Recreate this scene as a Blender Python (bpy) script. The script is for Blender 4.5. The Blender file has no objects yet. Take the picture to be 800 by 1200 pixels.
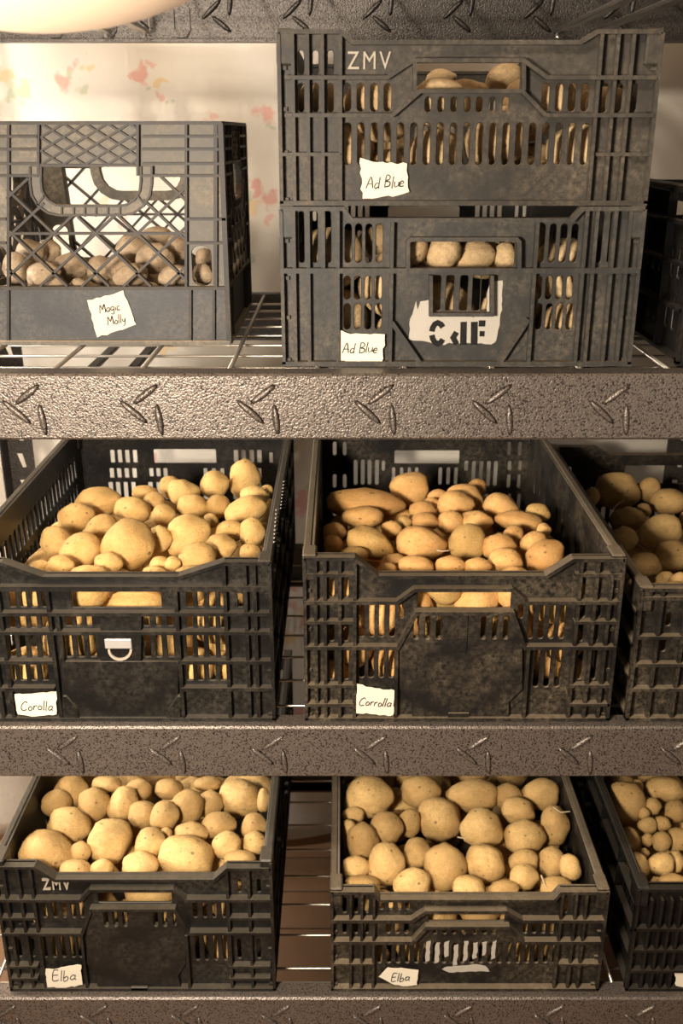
import bpy, bmesh, math, random
from mathutils import Vector, Matrix, noise
R = math.radians
random.seed(7)
scene = bpy.context.scene
COL = scene.collection

# ------------------------------------------------------------------ camera
CAM = Vector((0.0, -1.09, 1.51)); PITCH = R(20.9); F = 1166.7
cd = bpy.data.cameras.new('camera'); cam = bpy.data.objects.new('camera', cd); COL.objects.link(cam)
cd.sensor_fit = 'VERTICAL'; cd.sensor_height = 36.0; cd.lens = 35.0
cam.location = CAM; cam.rotation_euler = (R(90) - PITCH, 0, 0)
cd.dof.use_dof = True; cd.dof.focus_distance = 1.25; cd.dof.aperture_fstop = 6.3
scene.camera = cam

# ------------------------------------------------------------------ light and exposure
world = bpy.data.worlds.new('world'); scene.world = world; world.use_nodes = True
bg = world.node_tree.nodes['Background']
bg.inputs[0].default_value = (1.0, 0.86, 0.72, 1); bg.inputs[1].default_value = 0.12
def area(name, loc, target, size, power, color):
    l = bpy.data.lights.new(name, 'AREA'); l.shape = 'DISK'; l.size = size; l.energy = power; l.color = color
    o = bpy.data.objects.new(name, l); COL.objects.link(o); o.location = loc
    o.rotation_euler = (Vector(target) - Vector(loc)).to_track_quat('-Z', 'Y').to_euler(); return o
area('key_lamp', (-0.42, -1.0, 1.43), (0.0, 0.2, 1.0), 0.20, 16.5, (1.0, 0.88, 0.74))
area('overhead_fill', (-0.45, -0.80, 2.30), (-0.1, 0.1, 1.0), 0.22, 17.0, (1.0, 0.88, 0.74))  # added unseen overhead light, casts downward shadows on the upper crates
side = area('side_fill', (-1.75, 0.34, 1.34), (0.2, 0.70, 1.30), 0.35, 35.0, (1.0, 0.93, 0.85)); side.data.shape = 'RECTANGLE'; side.data.size = 0.35; side.data.size_y = 1.0  # added unseen light from the left, brightens the curtain behind the crates
scene.view_settings.view_transform = 'Standard'; scene.view_settings.look = 'None'
scene.view_settings.gamma = 1.0; scene.view_settings.use_curve_mapping = False
scene.view_settings.exposure = 1.1

# ------------------------------------------------------------------ levels (metres)
Z_TOP, Z_A, Z_B, Z_C = 1.715, 1.2585, 0.800, 0.344
DEPTH = 0.61; XL, XR = -0.595, 0.625; WALL_Y = 0.86

# ------------------------------------------------------------------ measuring helpers: a sight line meets a plane of the place
VF = Vector((0, math.cos(PITCH), -math.sin(PITCH))); VU = Vector((0, math.sin(PITCH), math.cos(PITCH))); VR = Vector((1, 0, 0))
def ray(x, y): return VF + VR * ((x - 400) / F) - VU * ((y - 600) / F)
def on_y(x, y, Y):
    d = ray(x, y); t = (Y - CAM.y) / d.y
    return CAM + d * t

# ------------------------------------------------------------------ materials
def nodes_of(name):
    m = bpy.data.materials.new(name); m.use_nodes = True
    nt = m.node_tree; b = nt.nodes['Principled BSDF']
    return m, nt, b
def N(nt, t, **kw):
    n = nt.nodes.new(t)
    for k, v in kw.items():
        if k in n.inputs: n.inputs[k].default_value = v
        else: setattr(n, k, v)
    return n
def ramp(nt, fac, stops):
    r = nt.nodes.new('ShaderNodeValToRGB'); e = r.color_ramp.elements
    while len(e) < len(stops): e.new(0.5)
    for i, (p, c) in enumerate(stops): e[i].position = p; e[i].color = (*c, 1) if len(c) == 3 else c
    nt.links.new(fac, r.inputs[0]); return r.outputs[0]
def mixc(nt, fac, a, b, mode='MIX'):
    n = nt.nodes.new('ShaderNodeMix'); n.data_type = 'RGBA'; n.blend_type = mode
    for s, v in ((n.inputs[0], fac), (n.inputs[6], a), (n.inputs[7], b)):
        if hasattr(v, 'links'): nt.links.new(v, s)
        elif isinstance(v, (int, float)): s.default_value = v
        else: s.default_value = (*v, 1)
    return n.outputs[2]
def mathn(nt, op, a, b=0.0, clamp=False):
    n = nt.nodes.new('ShaderNodeMath'); n.operation = op; n.use_clamp = clamp
    for s, v in ((n.inputs[0], a), (n.inputs[1], b)):
        if hasattr(v, 'links'): nt.links.new(v, s)
        else: s.default_value = v
    return n.outputs[0]
def noise_tex(nt, vec, scale, detail=3, rough=0.55):
    n = nt.nodes.new('ShaderNodeTexNoise'); n.inputs['Scale'].default_value = scale
    n.inputs['Detail'].default_value = detail; n.inputs['Roughness'].default_value = rough
    nt.links.new(vec, n.inputs['Vector']); return n.outputs['Fac']
def bump(nt, bsdf, h, strength, dist):
    n = nt.nodes.new('ShaderNodeBump'); n.inputs['Strength'].default_value = strength; n.inputs['Distance'].default_value = dist
    nt.links.new(h, n.inputs['Height']); nt.links.new(n.outputs[0], bsdf.inputs['Normal'])

def plastic(name, base, dust, amount, rough=0.5):
    m, nt, b = nodes_of(name)
    tc = nt.nodes.new('ShaderNodeTexCoord').outputs['Object']
    geo = nt.nodes.new('ShaderNodeNewGeometry')
    big = noise_tex(nt, tc, 14, 5, 0.65); fine = noise_tex(nt, tc, 160, 4, 0.7); spk = noise_tex(nt, tc, 420, 2, 0.6)
    sx = nt.nodes.new('ShaderNodeSeparateXYZ'); nt.links.new(geo.outputs['True Normal'], sx.inputs[0])
    up = mathn(nt, 'MULTIPLY', mathn(nt, 'MAXIMUM', sx.outputs[2], 0.0), 0.75)
    f1 = mathn(nt, 'MULTIPLY', mathn(nt, 'SUBTRACT', big, 0.38, True), 1.6)
    f2 = mathn(nt, 'MULTIPLY', mathn(nt, 'SUBTRACT', fine, 0.36, True), 2.6)
    f = mathn(nt, 'MULTIPLY', mathn(nt, 'MULTIPLY', f1, f2), 2.6 * amount)
    f = mathn(nt, 'ADD', f, mathn(nt, 'MULTIPLY', up, amount * 1.6), True)
    f = mathn(nt, 'ADD', f, mathn(nt, 'MULTIPLY', mathn(nt, 'GREATER_THAN', spk, 0.73), 0.5 * amount), True)
    c = mixc(nt, f, base, dust)
    nt.links.new(c, b.inputs['Base Color'])
    b.inputs['Specular IOR Level'].default_value = 0.25
    nt.links.new(mathn(nt, 'ADD', mathn(nt, 'MULTIPLY', f, 0.35), rough, True), b.inputs['Roughness'])
    bump(nt, b, fine, 0.25, 0.001)
    return m

def potato_mat(name, c_lo, c_hi, dirt, dirt_amt=0.35, green=None):
    m, nt, b = nodes_of(name)
    tc = nt.nodes.new('ShaderNodeTexCoord').outputs['Object']
    oi = nt.nodes.new('ShaderNodeObjectInfo')
    off = nt.nodes.new('ShaderNodeVectorMath'); off.operation = 'ADD'
    cmb = nt.nodes.new('ShaderNodeCombineXYZ')
    r40 = mathn(nt, 'MULTIPLY', oi.outputs['Random'], 40.0)
    for i in range(3): nt.links.new(r40, cmb.inputs[i])
    nt.links.new(tc, off.inputs[0]); nt.links.new(cmb.outputs[0], off.inputs[1]); v = off.outputs[0]
    n1 = noise_tex(nt, v, 1.3, 4, 0.6); n2 = noise_tex(nt, v, 4.0, 7, 0.75); n3 = noise_tex(nt, v, 11.0, 4, 0.7)
    c = mixc(nt, mathn(nt, 'MULTIPLY', mathn(nt, 'SUBTRACT', n1, 0.25, True), 1.8, True), c_lo, c_hi)
    tint = mathn(nt, 'ADD', 0.76, mathn(nt, 'MULTIPLY', oi.outputs['Random'], 0.40))
    tv = nt.nodes.new('ShaderNodeCombineColor')
    nt.links.new(tint, tv.inputs[0]); nt.links.new(mathn(nt, 'POWER', tint, 1.15), tv.inputs[1]); nt.links.new(mathn(nt, 'POWER', tint, 1.35), tv.inputs[2])
    c = mixc(nt, 1.0, c, tv.outputs[0], 'MULTIPLY')
    if green:
        g = mathn(nt, 'GREATER_THAN', oi.outputs['Random'], 0.86)
        c = mixc(nt, mathn(nt, 'MULTIPLY', g, 0.55), c, green)
    d = mathn(nt, 'MULTIPLY', mathn(nt, 'SUBTRACT', n2, 0.40, True), 4.6 * dirt_amt, True)
    c = mixc(nt, d, c, dirt)
    sp = mathn(nt, 'MULTIPLY', mathn(nt, 'SUBTRACT', n3, 0.585, True), 9.0, True)
    c = mixc(nt, mathn(nt, 'MULTIPLY', sp, 0.7), c, tuple(x * 0.38 for x in dirt))
    vo = nt.nodes.new('ShaderNodeTexVoronoi'); vo.inputs['Scale'].default_value = 1.5; nt.links.new(v, vo.inputs['Vector'])
    eye = mathn(nt, 'LESS_THAN', vo.outputs['Distance'], 0.11)
    c = mixc(nt, mathn(nt, 'MULTIPLY', eye, 0.7), c, tuple(x * 0.35 for x in dirt))
    nt.links.new(c, b.inputs['Base Color']); b.inputs['Roughness'].default_value = 0.62
    b.inputs['Specular IOR Level'].default_value = 0.3
    b.inputs['Subsurface Weight'].default_value = 0.0
    h = mathn(nt, 'ADD', mathn(nt, 'MULTIPLY', n2, 0.8), mathn(nt, 'MULTIPLY', n3, 0.35))
    h = mathn(nt, 'SUBTRACT', h, mathn(nt, 'MULTIPLY', eye, 0.3))
    bump(nt, b, h, 0.6, 0.006)
    return m

def plain(name, color, rough=0.6, metal=0.0):
    m, nt, b = nodes_of(name)
    tc = nt.nodes.new('ShaderNodeTexCoord').outputs['Object']
    n = noise_tex(nt, tc, 60, 4, 0.6)
    c = mixc(nt, mathn(nt, 'MULTIPLY', n, 0.5), color, tuple(x * 0.72 for x in color))
    nt.links.new(c, b.inputs['Base Color']); b.inputs['Roughness'].default_value = rough; b.inputs['Metallic'].default_value = metal
    return m

def hammertone(name, lo, hi, metal=0.55, rough=0.38):
    m, nt, b = nodes_of(name)
    tc = nt.nodes.new('ShaderNodeTexCoord').outputs['Object']
    n = noise_tex(nt, tc, 480, 2, 0.5)
    vo = nt.nodes.new('ShaderNodeTexVoronoi'); vo.feature = 'SMOOTH_F1'; vo.inputs['Scale'].default_value = 560
    nt.links.new(tc, vo.inputs['Vector'])
    hgt = mathn(nt, 'ADD', mathn(nt, 'MULTIPLY', n, 0.8), mathn(nt, 'MULTIPLY', vo.outputs['Distance'], 0.5))
    c = ramp(nt, hgt, [(0.42, lo), (0.62, hi)])
    nt.links.new(c, b.inputs['Base Color']); b.inputs['Metallic'].default_value = metal; b.inputs['Roughness'].default_value = rough
    bump(nt, b, hgt, 0.55, 0.0016)
    return m

M = {}
M['crate_grey'] = plastic('dusty_grey_plastic', (0.025, 0.0215, 0.017), (0.24, 0.185, 0.12), 0.34)
M['crate_slate'] = plastic('dusty_slate_plastic', (0.026, 0.0245, 0.022), (0.24, 0.19, 0.125), 0.32)
M['crate_black'] = plastic('dusty_black_plastic', (0.006, 0.0056, 0.005), (0.19, 0.155, 0.11), 0.20, 0.36)
M['crate_dirty'] = plastic('muddy_black_plastic', (0.008, 0.007, 0.006), (0.23, 0.175, 0.11), 0.36, 0.42)
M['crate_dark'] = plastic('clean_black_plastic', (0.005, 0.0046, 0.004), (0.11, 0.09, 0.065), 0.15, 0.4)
M['crate_milk'] = plastic('dusty_brown_grey_plastic', (0.085, 0.075, 0.060), (0.36, 0.29, 0.20), 0.58)
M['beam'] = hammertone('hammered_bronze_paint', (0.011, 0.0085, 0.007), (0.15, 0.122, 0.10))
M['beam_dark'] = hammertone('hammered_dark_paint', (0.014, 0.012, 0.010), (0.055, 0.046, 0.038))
M['milk_rib'] = plastic('worn_shadow_dark_plastic', (0.022, 0.019, 0.016), (0.22, 0.16, 0.10), 0.34)  # worn ribs, also coloured darker to stand for their shadow lines
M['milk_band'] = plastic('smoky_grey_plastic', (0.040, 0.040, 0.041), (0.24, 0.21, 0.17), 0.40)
M['wire'] = plain('zinc_wire', (0.42, 0.38, 0.32), 0.35, 0.85)
M['paper'] = plain('torn_cream_paper', (0.66, 0.585, 0.45), 0.85)
M['ink'] = plain('dark_ink', (0.03, 0.025, 0.03), 0.7)
M['letter'] = plain('scuffed_pale_lettering', (0.34, 0.29, 0.22), 0.6)
M['white_paint'] = plain('white_paint', (0.36, 0.325, 0.27), 0.7)
M['silver'] = plain('silver_clip', (0.55, 0.52, 0.48), 0.35, 0.5)
M['shade'] = plain('peach_paper', (0.72, 0.53, 0.37), 0.8)
sb = M['shade'].node_tree.nodes['Principled BSDF']; sb.inputs['Emission Color'].default_value = (1.0, 0.72, 0.48, 1); sb.inputs['Emission Strength'].default_value = 0.10
M['root'] = plain('pale_root', (0.7, 0.55, 0.36), 0.8)
M['pot_gold'] = potato_mat('golden_potato_skin', (0.60, 0.35, 0.105), (0.74, 0.48, 0.18), (0.32, 0.18, 0.065), 0.25)
M['pot_orange'] = potato_mat('orange_potato_skin', (0.74, 0.37, 0.11), (0.80, 0.50, 0.19), (0.38, 0.20, 0.07), 0.26, (0.30, 0.22, 0.06))
M['pot_tan'] = potato_mat('tan_potato_skin', (0.54, 0.325, 0.11), (0.64, 0.42, 0.165), (0.29, 0.175, 0.07), 0.32)
M['pot_dusty'] = potato_mat('dusty_potato_skin', (0.36, 0.26, 0.16), (0.47, 0.35, 0.22), (0.20, 0.13, 0.075), 0.45)
M['pot_beige'] = potato_mat('beige_potato_skin', (0.48, 0.33, 0.17), (0.62, 0.45, 0.24), (0.22, 0.14, 0.07), 0.45)

# ------------------------------------------------------------------ mesh helpers
def link(name, me, mat, parent=None, loc=None, smooth=False):
    o = bpy.data.objects.new(name, me); COL.objects.link(o)
    if mat and not me.materials: me.materials.append(mat)
    if parent: o.parent = parent
    if loc is not None: o.location = loc
    if smooth: me.polygons.foreach_set('use_smooth', [True] * len(me.polygons))
    return o
def bm_mesh(bm, name):
    bmesh.ops.recalc_face_normals(bm, faces=bm.faces)
    me = bpy.data.meshes.new(name); bm.to_mesh(me); bm.free(); return me
def box_bm(bm, x0, y0, z0, x1, y1, z1, bev=0.0):
    vs = [bm.verts.new((x, y, z)) for x in (x0, x1) for y in (y0, y1) for z in (z0, z1)]
    fs = [bm.faces.new([vs[i] for i in q]) for q in ((0,1,3,2),(4,6,7,5),(0,4,5,1),(2,3,7,6),(0,2,6,4),(1,5,7,3))]
    if bev > 0:
        es = list({e for f in fs for e in f.edges})
        bmesh.ops.bevel(bm, geom=es, offset=bev, segments=1, affect='EDGES')
def box(name, x0, y0, z0, x1, y1, z1, mat, parent=None, bev=0.0):
    bm = bmesh.new(); box_bm(bm, min(x0,x1), min(y0,y1), min(z0,z1), max(x0,x1), max(y0,y1), max(z0,z1), bev)
    return link(name, bm_mesh(bm, name), mat, parent)
def strip_bm(bm, pts, w, y0, y1, closed=False):
    """mitred band of width w along pts (x, z), from depth y0 to y1"""
    P = [Vector(p) for p in pts]; n = len(P); L = []; Rr = []
    for i in range(n):
        a = P[i-1] if (i > 0 or closed) else None; c = P[(i+1) % n] if (i < n-1 or closed) else None
        d1 = (P[i]-a).normalized() if a is not None else None
        d2 = (c-P[i]).normalized() if c is not None else None
        if d1 is None: d1 = d2
        if d2 is None: d2 = d1
        t = (d1+d2); t = t.normalized() if t.length > 1e-6 else d1
        nn = Vector((-t.y, t.x)); k = (w/2) / max(0.35, nn.dot(Vector((-d1.y, d1.x))))
        L.append(P[i]+nn*k); Rr.append(P[i]-nn*k)
    rows = [[bm.verts.new((l.x, y0, l.y)), bm.verts.new((r.x, y0, r.y)), bm.verts.new((r.x, y1, r.y)), bm.verts.new((l.x, y1, l.y))] for l, r in zip(L, Rr)]
    m = n if closed else n-1
    for i in range(m):
        a, b = rows[i], rows[(i+1) % n]
        for k in range(4): bm.faces.new((a[k], a[(k+1) % 4], b[(k+1) % 4], b[k]))
    if not closed: bm.faces.new(rows[0][::-1]); bm.faces.new(rows[-1])
def rrect(x0, z0, x1, z1, r, seg=3):
    r = min(r, abs(x1-x0)/2*0.98, abs(z1-z0)/2*0.98); pts = []
    for cx, cz, a0 in ((x1-r, z1-r, 0), (x0+r, z1-r, 90), (x0+r, z0+r, 180), (x1-r, z0+r, 270)):
        for k in range(seg+1):
            a = R(a0 + 90*k/seg); pts.append((cx+r*math.cos(a), cz+r*math.sin(a)))
    return pts
def panel_mesh(name, outline, holes, t, bev=0.0006):
    """flat plate with holes: (x, z) outline, depth 0..t"""
    cu = bpy.data.curves.new(name, 'CURVE'); cu.dimensions = '2D'; cu.fill_mode = 'BOTH'
    cu.extrude = t/2 - bev; cu.bevel_depth = bev; cu.bevel_resolution = 0; cu.offset = -bev
    for pts in [outline] + holes:
        s = cu.splines.new('POLY'); s.points.add(len(pts)-1); s.use_cyclic_u = True
        for p, q in zip(s.points, pts): p.co = (q[0], q[1], 0, 1)
    o = bpy.data.objects.new(name, cu)
    me = bpy.data.meshes.new_from_object(o)
    bpy.data.objects.remove(o); bpy.data.curves.remove(cu)
    me.transform(Matrix(((1,0,0,0),(0,0,-1,t/2),(0,1,0,0),(0,0,0,1))))
    me.name = name; me.materials.clear()
    return me
def tube_bm(bm, pts, r, sides=6, r_end=None):
    pts = [Vector(p) for p in pts]; rings = []
    for i, p in enumerate(pts):
        d = (pts[min(i+1, len(pts)-1)] - pts[max(i-1, 0)]).normalized()
        u = d.orthogonal().normalized(); v = d.cross(u)
        if rings:
            pu = last; u = (pu - d*pu.dot(d)).normalized(); v = d.cross(u)
        last = u; rr = r if r_end is None else r + (r_end-r)*i/(len(pts)-1)
        rings.append([bm.verts.new(p + (u*math.cos(2*math.pi*k/sides) + v*math.sin(2*math.pi*k/sides))*rr) for k in range(sides)])
    for a, b in zip(rings, rings[1:]):
        for k in range(sides): bm.faces.new((a[k], a[(k+1) % sides], b[(k+1) % sides], b[k]))
    bm.faces.new(rings[0][::-1]); bm.faces.new(rings[-1])
def thing(name, label, cat, loc=(0,0,0), group=None):
    o = bpy.data.objects.new(name, None); COL.objects.link(o); o.location = loc; o.empty_display_size = 0.05
    o['label'] = label; o['category'] = cat
    if group: o['group'] = group
    return o

# ------------------------------------------------------------------ the setting
def structure(o): o['kind'] = 'structure'; return o
mf, nt, b = nodes_of('brown_floor_boards')
tc = nt.nodes.new('ShaderNodeTexCoord').outputs['Object']
nt.links.new(mixc(nt, noise_tex(nt, tc, 9, 5, 0.6), (0.20, 0.105, 0.05), (0.12, 0.06, 0.028)), b.inputs['Base Color']); b.inputs['Roughness'].default_value = 0.6
fl = structure(box('floor', -2.2, -2.6, -0.05, 2.2, WALL_Y + 0.1, -0.004, mf))
for i in range(12):                                   # boards laid across, seen through the bottom rack
    y0 = -0.35 + i*0.105
    box('floor_board', -1.6, y0, -0.004, 1.6, y0+0.102, 0.008, mf, fl, 0.002)
mw, nt, b = nodes_of('cream_wall_paint'); b.inputs['Base Color'].default_value = (0.62, 0.50, 0.36, 1); b.inputs['Roughness'].default_value = 0.9
structure(box('wall_back', -2.2, WALL_Y, -0.004, 2.2, WALL_Y+0.1, 2.6, mw))

# floral curtain behind the shelving ------------------------------------------------
CUR_Y = 0.755
def curtain_mat():
    m, nt, b = nodes_of('floral_cotton')
    tc = nt.nodes.new('ShaderNodeTexCoord').outputs['Object']
    nz = nt.nodes.new('ShaderNodeTexNoise'); nz.inputs['Scale'].default_value = 45; nz.inputs['Detail'].default_value = 3
    nt.links.new(tc, nz.inputs['Vector'])
    sub = nt.nodes.new('ShaderNodeVectorMath'); sub.operation = 'MULTIPLY_ADD'
    nt.links.new(nz.outputs['Color'], sub.inputs[0]); sub.inputs[1].default_value = (0.05, 0.0, 0.05); sub.inputs[2].default_value = (-0.025, 0, -0.025)
    add = nt.nodes.new('ShaderNodeVectorMath'); add.operation = 'ADD'; nt.links.new(tc, add.inputs[0]); nt.links.new(sub.outputs[0], add.inputs[1])
    flat = nt.nodes.new('ShaderNodeVectorMath'); flat.operation = 'MULTIPLY'; nt.links.new(add.outputs[0], flat.inputs[0]); flat.inputs[1].default_value = (1, 0, 1)
    col = mixc(nt, noise_tex(nt, tc, 7, 4, 0.6), (0.80, 0.74, 0.64), (0.75, 0.68, 0.57))
    red, pink, yel, grn = (0.72, 0.20, 0.13), (0.76, 0.36, 0.28), (0.80, 0.52, 0.16), (0.42, 0.48, 0.26)
    blobs = []                                        # printed sprays: the ones in view, then the same spray repeated over the cloth
    for x, y, r, c in ((75,96,11,red),(88,80,5,pink),(84,86,5,grn),(104,77,7,yel),(100,103,8,grn),(163,88,11,red),(178,75,7,pink),(188,97,6,yel),(176,101,5,grn),
                       (191,112,6,pink),(202,121,4,grn),(5,88,10,yel),(10,108,9,grn),(26,104,8,grn),(22,118,5,grn),(310,134,11,red),(318,148,5,grn),(247,136,6,pink),
                       (303,219,8,red),(316,232,10,red),(298,240,10,yel),(292,228,6,grn),(318,254,6,pink),(296,300,7,grn),(355,588,12,red),(362,572,6,grn),(352,602,6,pink),
                       (345,535,6,grn),(340,754,8,yel),(345,715,7,pink),(350,830,10,red),(176,540,8,red),(230,305,8,pink),(120,235,8,grn),(140,262,7,pink),(345,690,6,red)):
        p = on_y(x, y, CUR_Y); zc = (p-CAM).dot(VF); blobs.append((p.x, p.z, r*zc/F*0.92, c))
    rr = random.Random(5)
    for i in range(16):
        x = rr.uniform(-0.6, 0.75); z = rr.choice((0.55, 0.75, 1.0, 1.15)) + rr.uniform(-0.08, 0.08)
        for k in range(2): blobs.append((x+rr.uniform(-0.04, 0.04), z+rr.uniform(-0.04, 0.04), rr.uniform(0.008, 0.016), rr.choice((red, pink, yel, grn))))
    for x, z, r, c in blobs:
        d = nt.nodes.new('ShaderNodeVectorMath'); d.operation = 'DISTANCE'
        nt.links.new(flat.outputs[0], d.inputs[0]); d.inputs[1].default_value = (x, 0, z)
        mr = nt.nodes.new('ShaderNodeMapRange'); mr.inputs[1].default_value = r*0.75; mr.inputs[2].default_value = r*1.25
        mr.inputs[3].default_value = 0.50; mr.inputs[4].default_value = 0.0; nt.links.new(d.outputs['Value'], mr.inputs[0])
        col = mixc(nt, mr.outputs[0], col, c)
    nt.links.new(col, b.inputs['Base Color']); b.inputs['Roughness'].default_value = 0.95
    wv = noise_tex(nt, tc, 500, 2, 0.5); bump(nt, b, wv, 0.15, 0.001)
    return m
bm = bmesh.new(); nx, nz = 150, 60; grid = []
for j in range(nz+1):
    row = []
    for i in range(nx+1):
        x = -1.1 + 2.2*i/nx; z = 0.03 + 2.1*j/nz
        y = CUR_Y + 0.012*math.sin(x*9 + 0.6*math.sin(z*2.3)) + 0.050*noise.noise(Vector((x*3+z*2.2, 0, z*2.6-x))) + 0.006*noise.noise(Vector((x*11, 5, z*5)))
        row.append(bm.verts.new((x, y, z)))
    grid.append(row)
for j in range(nz):
    for i in range(nx): bm.faces.new((grid[j][i], grid[j][i+1], grid[j+1][i+1], grid[j+1][i]))
bmesh.ops.solidify(bm, geom=list(bm.faces), thickness=0.002)
cu = link('floral_curtain', bm_mesh(bm, 'floral_curtain'), curtain_mat(), smooth=True)
cu['label'] = 'cream cotton curtain printed with small red and yellow flowers, hanging behind the shelving'; cu['category'] = 'curtain'

# ------------------------------------------------------------------ shelving unit
shelf = thing('shelving_unit', 'bronze hammered steel shelving unit with wire racks holding all the crates', 'shelf', ((XL+XR)/2, DEPTH/2, 0.0))
OFF = Vector(shelf.location)
def part(name, me, mat, parent, smooth=False):
    o = link(name, me, mat, parent, smooth=smooth)
    return o
def to_local(me): me.transform(Matrix.Translation(-OFF)); return me
def lozenge_bm(bm, a, c, w, y, h):
    """raised pressed lozenge from a to c (x, z) on the plane y, standing h towards -Y (or +Y when h < 0)"""
    a, c = Vector(a), Vector(c); d = (c-a); n = Vector((-d.y, d.x)).normalized()*w/2
    base = []; top = []
    for k in range(10):
        ang = 2*math.pi*k/10; u = math.cos(ang); v = math.sin(ang)
        p = (a+c)/2 + d*0.5*u*(1 if abs(u) < 0.99 else 1.0) + n*v
        q = (a+c)/2 + d*0.36*u + n*v*0.42
        base.append(bm.verts.new((p.x, y, p.y))); top.append(bm.verts.new((q.x, y-h, q.y)))
    for k in range(10): bm.faces.new((base[k], base[(k+1) % 10], top[(k+1) % 10], top[k]))
    bm.faces.new(top); bm.faces.new(base[::-1])
CHEV = (((0.022, 0.028), (-0.008, 0.005)), ((-0.023, 0.010), (0.008, -0.018)), ((0.019, 0.006), (0.023, -0.032)))
BH = 0.077
def beam(z, y0, y1, front, mat):
    prof = []                                         # channel section with a rolled top lip
    s = -1 if front else 1; yf = y0 if front else y1; yb = y1 if front else y0
    sec = [(yf, z-BH+0.003), (yf, z-0.006), (yf-s*-0.0006*0, z-0.003), (yf - s*0.0025, z-0.0005), (yf - s*0.006, z), (yb, z), (yb, z-0.004), (yf - s*0.004, z-0.004),
           (yf - s*0.004, z-BH+0.004), (yb, z-BH+0.004), (yb, z-BH), (yf - s*0.003, z-BH)]
    bm = bmesh.new(); A = [bm.verts.new((XL, p[0], p[1])) for p in sec]; B = [bm.verts.new((XR, p[0], p[1])) for p in sec]
    for k in range(len(sec)): bm.faces.new((A[k], A[(k+1) % len(sec)], B[(k+1) % len(sec)], B[k]))
    bm.faces.new(A); bm.faces.new(B[::-1])
    o = part('front_beam' if front else 'rear_beam', to_local(bm_mesh(bm, 'beam')), mat, shelf)
    return o
for z in (Z_TOP, Z_A, Z_B, Z_C):
    fb = beam(z, 0.0, 0.028, True, M['beam'])
    k0 = -5
    for k in range(-4, 5):
        x = 0.037 + 0.132*k
        if z == Z_TOP: continue
        for a, c in CHEV:
            bm = bmesh.new(); lozenge_bm(bm, (x+a[0], z-0.040+a[1]), (x+c[0], z-0.040+c[1]), 0.0085, 0.0, 0.0032)
            part('pressed_lozenge', to_local(bm_mesh(bm, 'pressed_lozenge')), M['beam'], fb, True)
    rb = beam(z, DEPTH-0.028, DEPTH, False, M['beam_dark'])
    if z == Z_TOP:
        for k in range(-4, 5):                         # the same pressings stand out on the inner face of the rear beam
            x = 0.055 + 0.123*k
            for a, c in CHEV:
                bm = bmesh.new(); lozenge_bm(bm, (x+a[0], z-0.034-a[1]), (x+c[0], z-0.034-c[1]), 0.0085, DEPTH-0.004, 0.004)
                part('pressed_lozenge', to_local(bm_mesh(bm, 'pressed_lozenge')), M['beam_dark'], rb, True)
        for x in (-0.247, -0.36, -0.44):
            bm = bmesh.new(); strip_bm(bm, [(x-0.012, z-0.030), (x-0.012, z-0.058), (x-0.006, z-0.066), (x+0.006, z-0.066), (x+0.012, z-0.058), (x+0.012, z-0.030), (x+0.006, z-0.022)], 0.006, DEPTH-0.009, DEPTH-0.004)
            part('pressed_hook', to_local(bm_mesh(bm, 'pressed_hook')), M['beam_dark'], rb)
    # wire rack
    bm = bmesh.new(); box_bm(bm, XL+0.02, 0.029, z-0.009, XR-0.02, 0.034, z-0.004)
    dk = part('wire_rack', to_local(bm_mesh(bm, 'rack_edge')), M['wire'], shelf)
    for k in range(9):
        y = 0.062 + 0.066*k
        if y > DEPTH-0.03: break
        bm = bmesh.new(); tube_bm(bm, [(XL+0.02, y, z-0.0075), (XR-0.02, y, z-0.0075)], 0.0019)
        part('rack_wire', to_local(bm_mesh(bm, 'rack_wire')), M['wire'], dk, True)
    for k in range(-4, 8):
        x = (-0.105 if z == Z_C else -0.128) + 0.1005*k
        if not (XL+0.03 < x < XR-0.03): continue
        bm = bmesh.new(); tube_bm(bm, [(x, 0.030, z-0.0030), (x, DEPTH-0.03, z-0.0030)], 0.0027)
        part('rack_rod', to_local(bm_mesh(bm, 'rack_rod')), M['wire'], dk, True)
    for x in (-0.326, 0.356):                          # double tie bars under each rack
        for dx in (-0.029, 0.029):
            bm = bmesh.new(); box_bm(bm, x+dx-0.007, 0.030, z-0.066, x+dx+0.007, DEPTH-0.031, z-0.060, 0.001)
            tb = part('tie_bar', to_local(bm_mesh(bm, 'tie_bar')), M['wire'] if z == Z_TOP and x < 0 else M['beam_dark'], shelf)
            if z == Z_TOP:
                bm = bmesh.new(); bmesh.ops.create_cone(bm, cap_ends=True, segments=10, radius1=0.004, radius2=0.0025, depth=0.006, matrix=Matrix.Translation((x+dx, DEPTH-0.036, z-0.0690)))
                part('bolt', to_local(bm_mesh(bm, 'bolt')), M['wire'], tb)
bm = bmesh.new(); tube_bm(bm, [(-0.292, 0.58, Z_TOP-0.012), (-0.289, 0.575, Z_TOP-0.065)], 0.0012)
part('hanging_wire', to_local(bm_mesh(bm, 'hanging_wire')), M['wire'], shelf)
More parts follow.
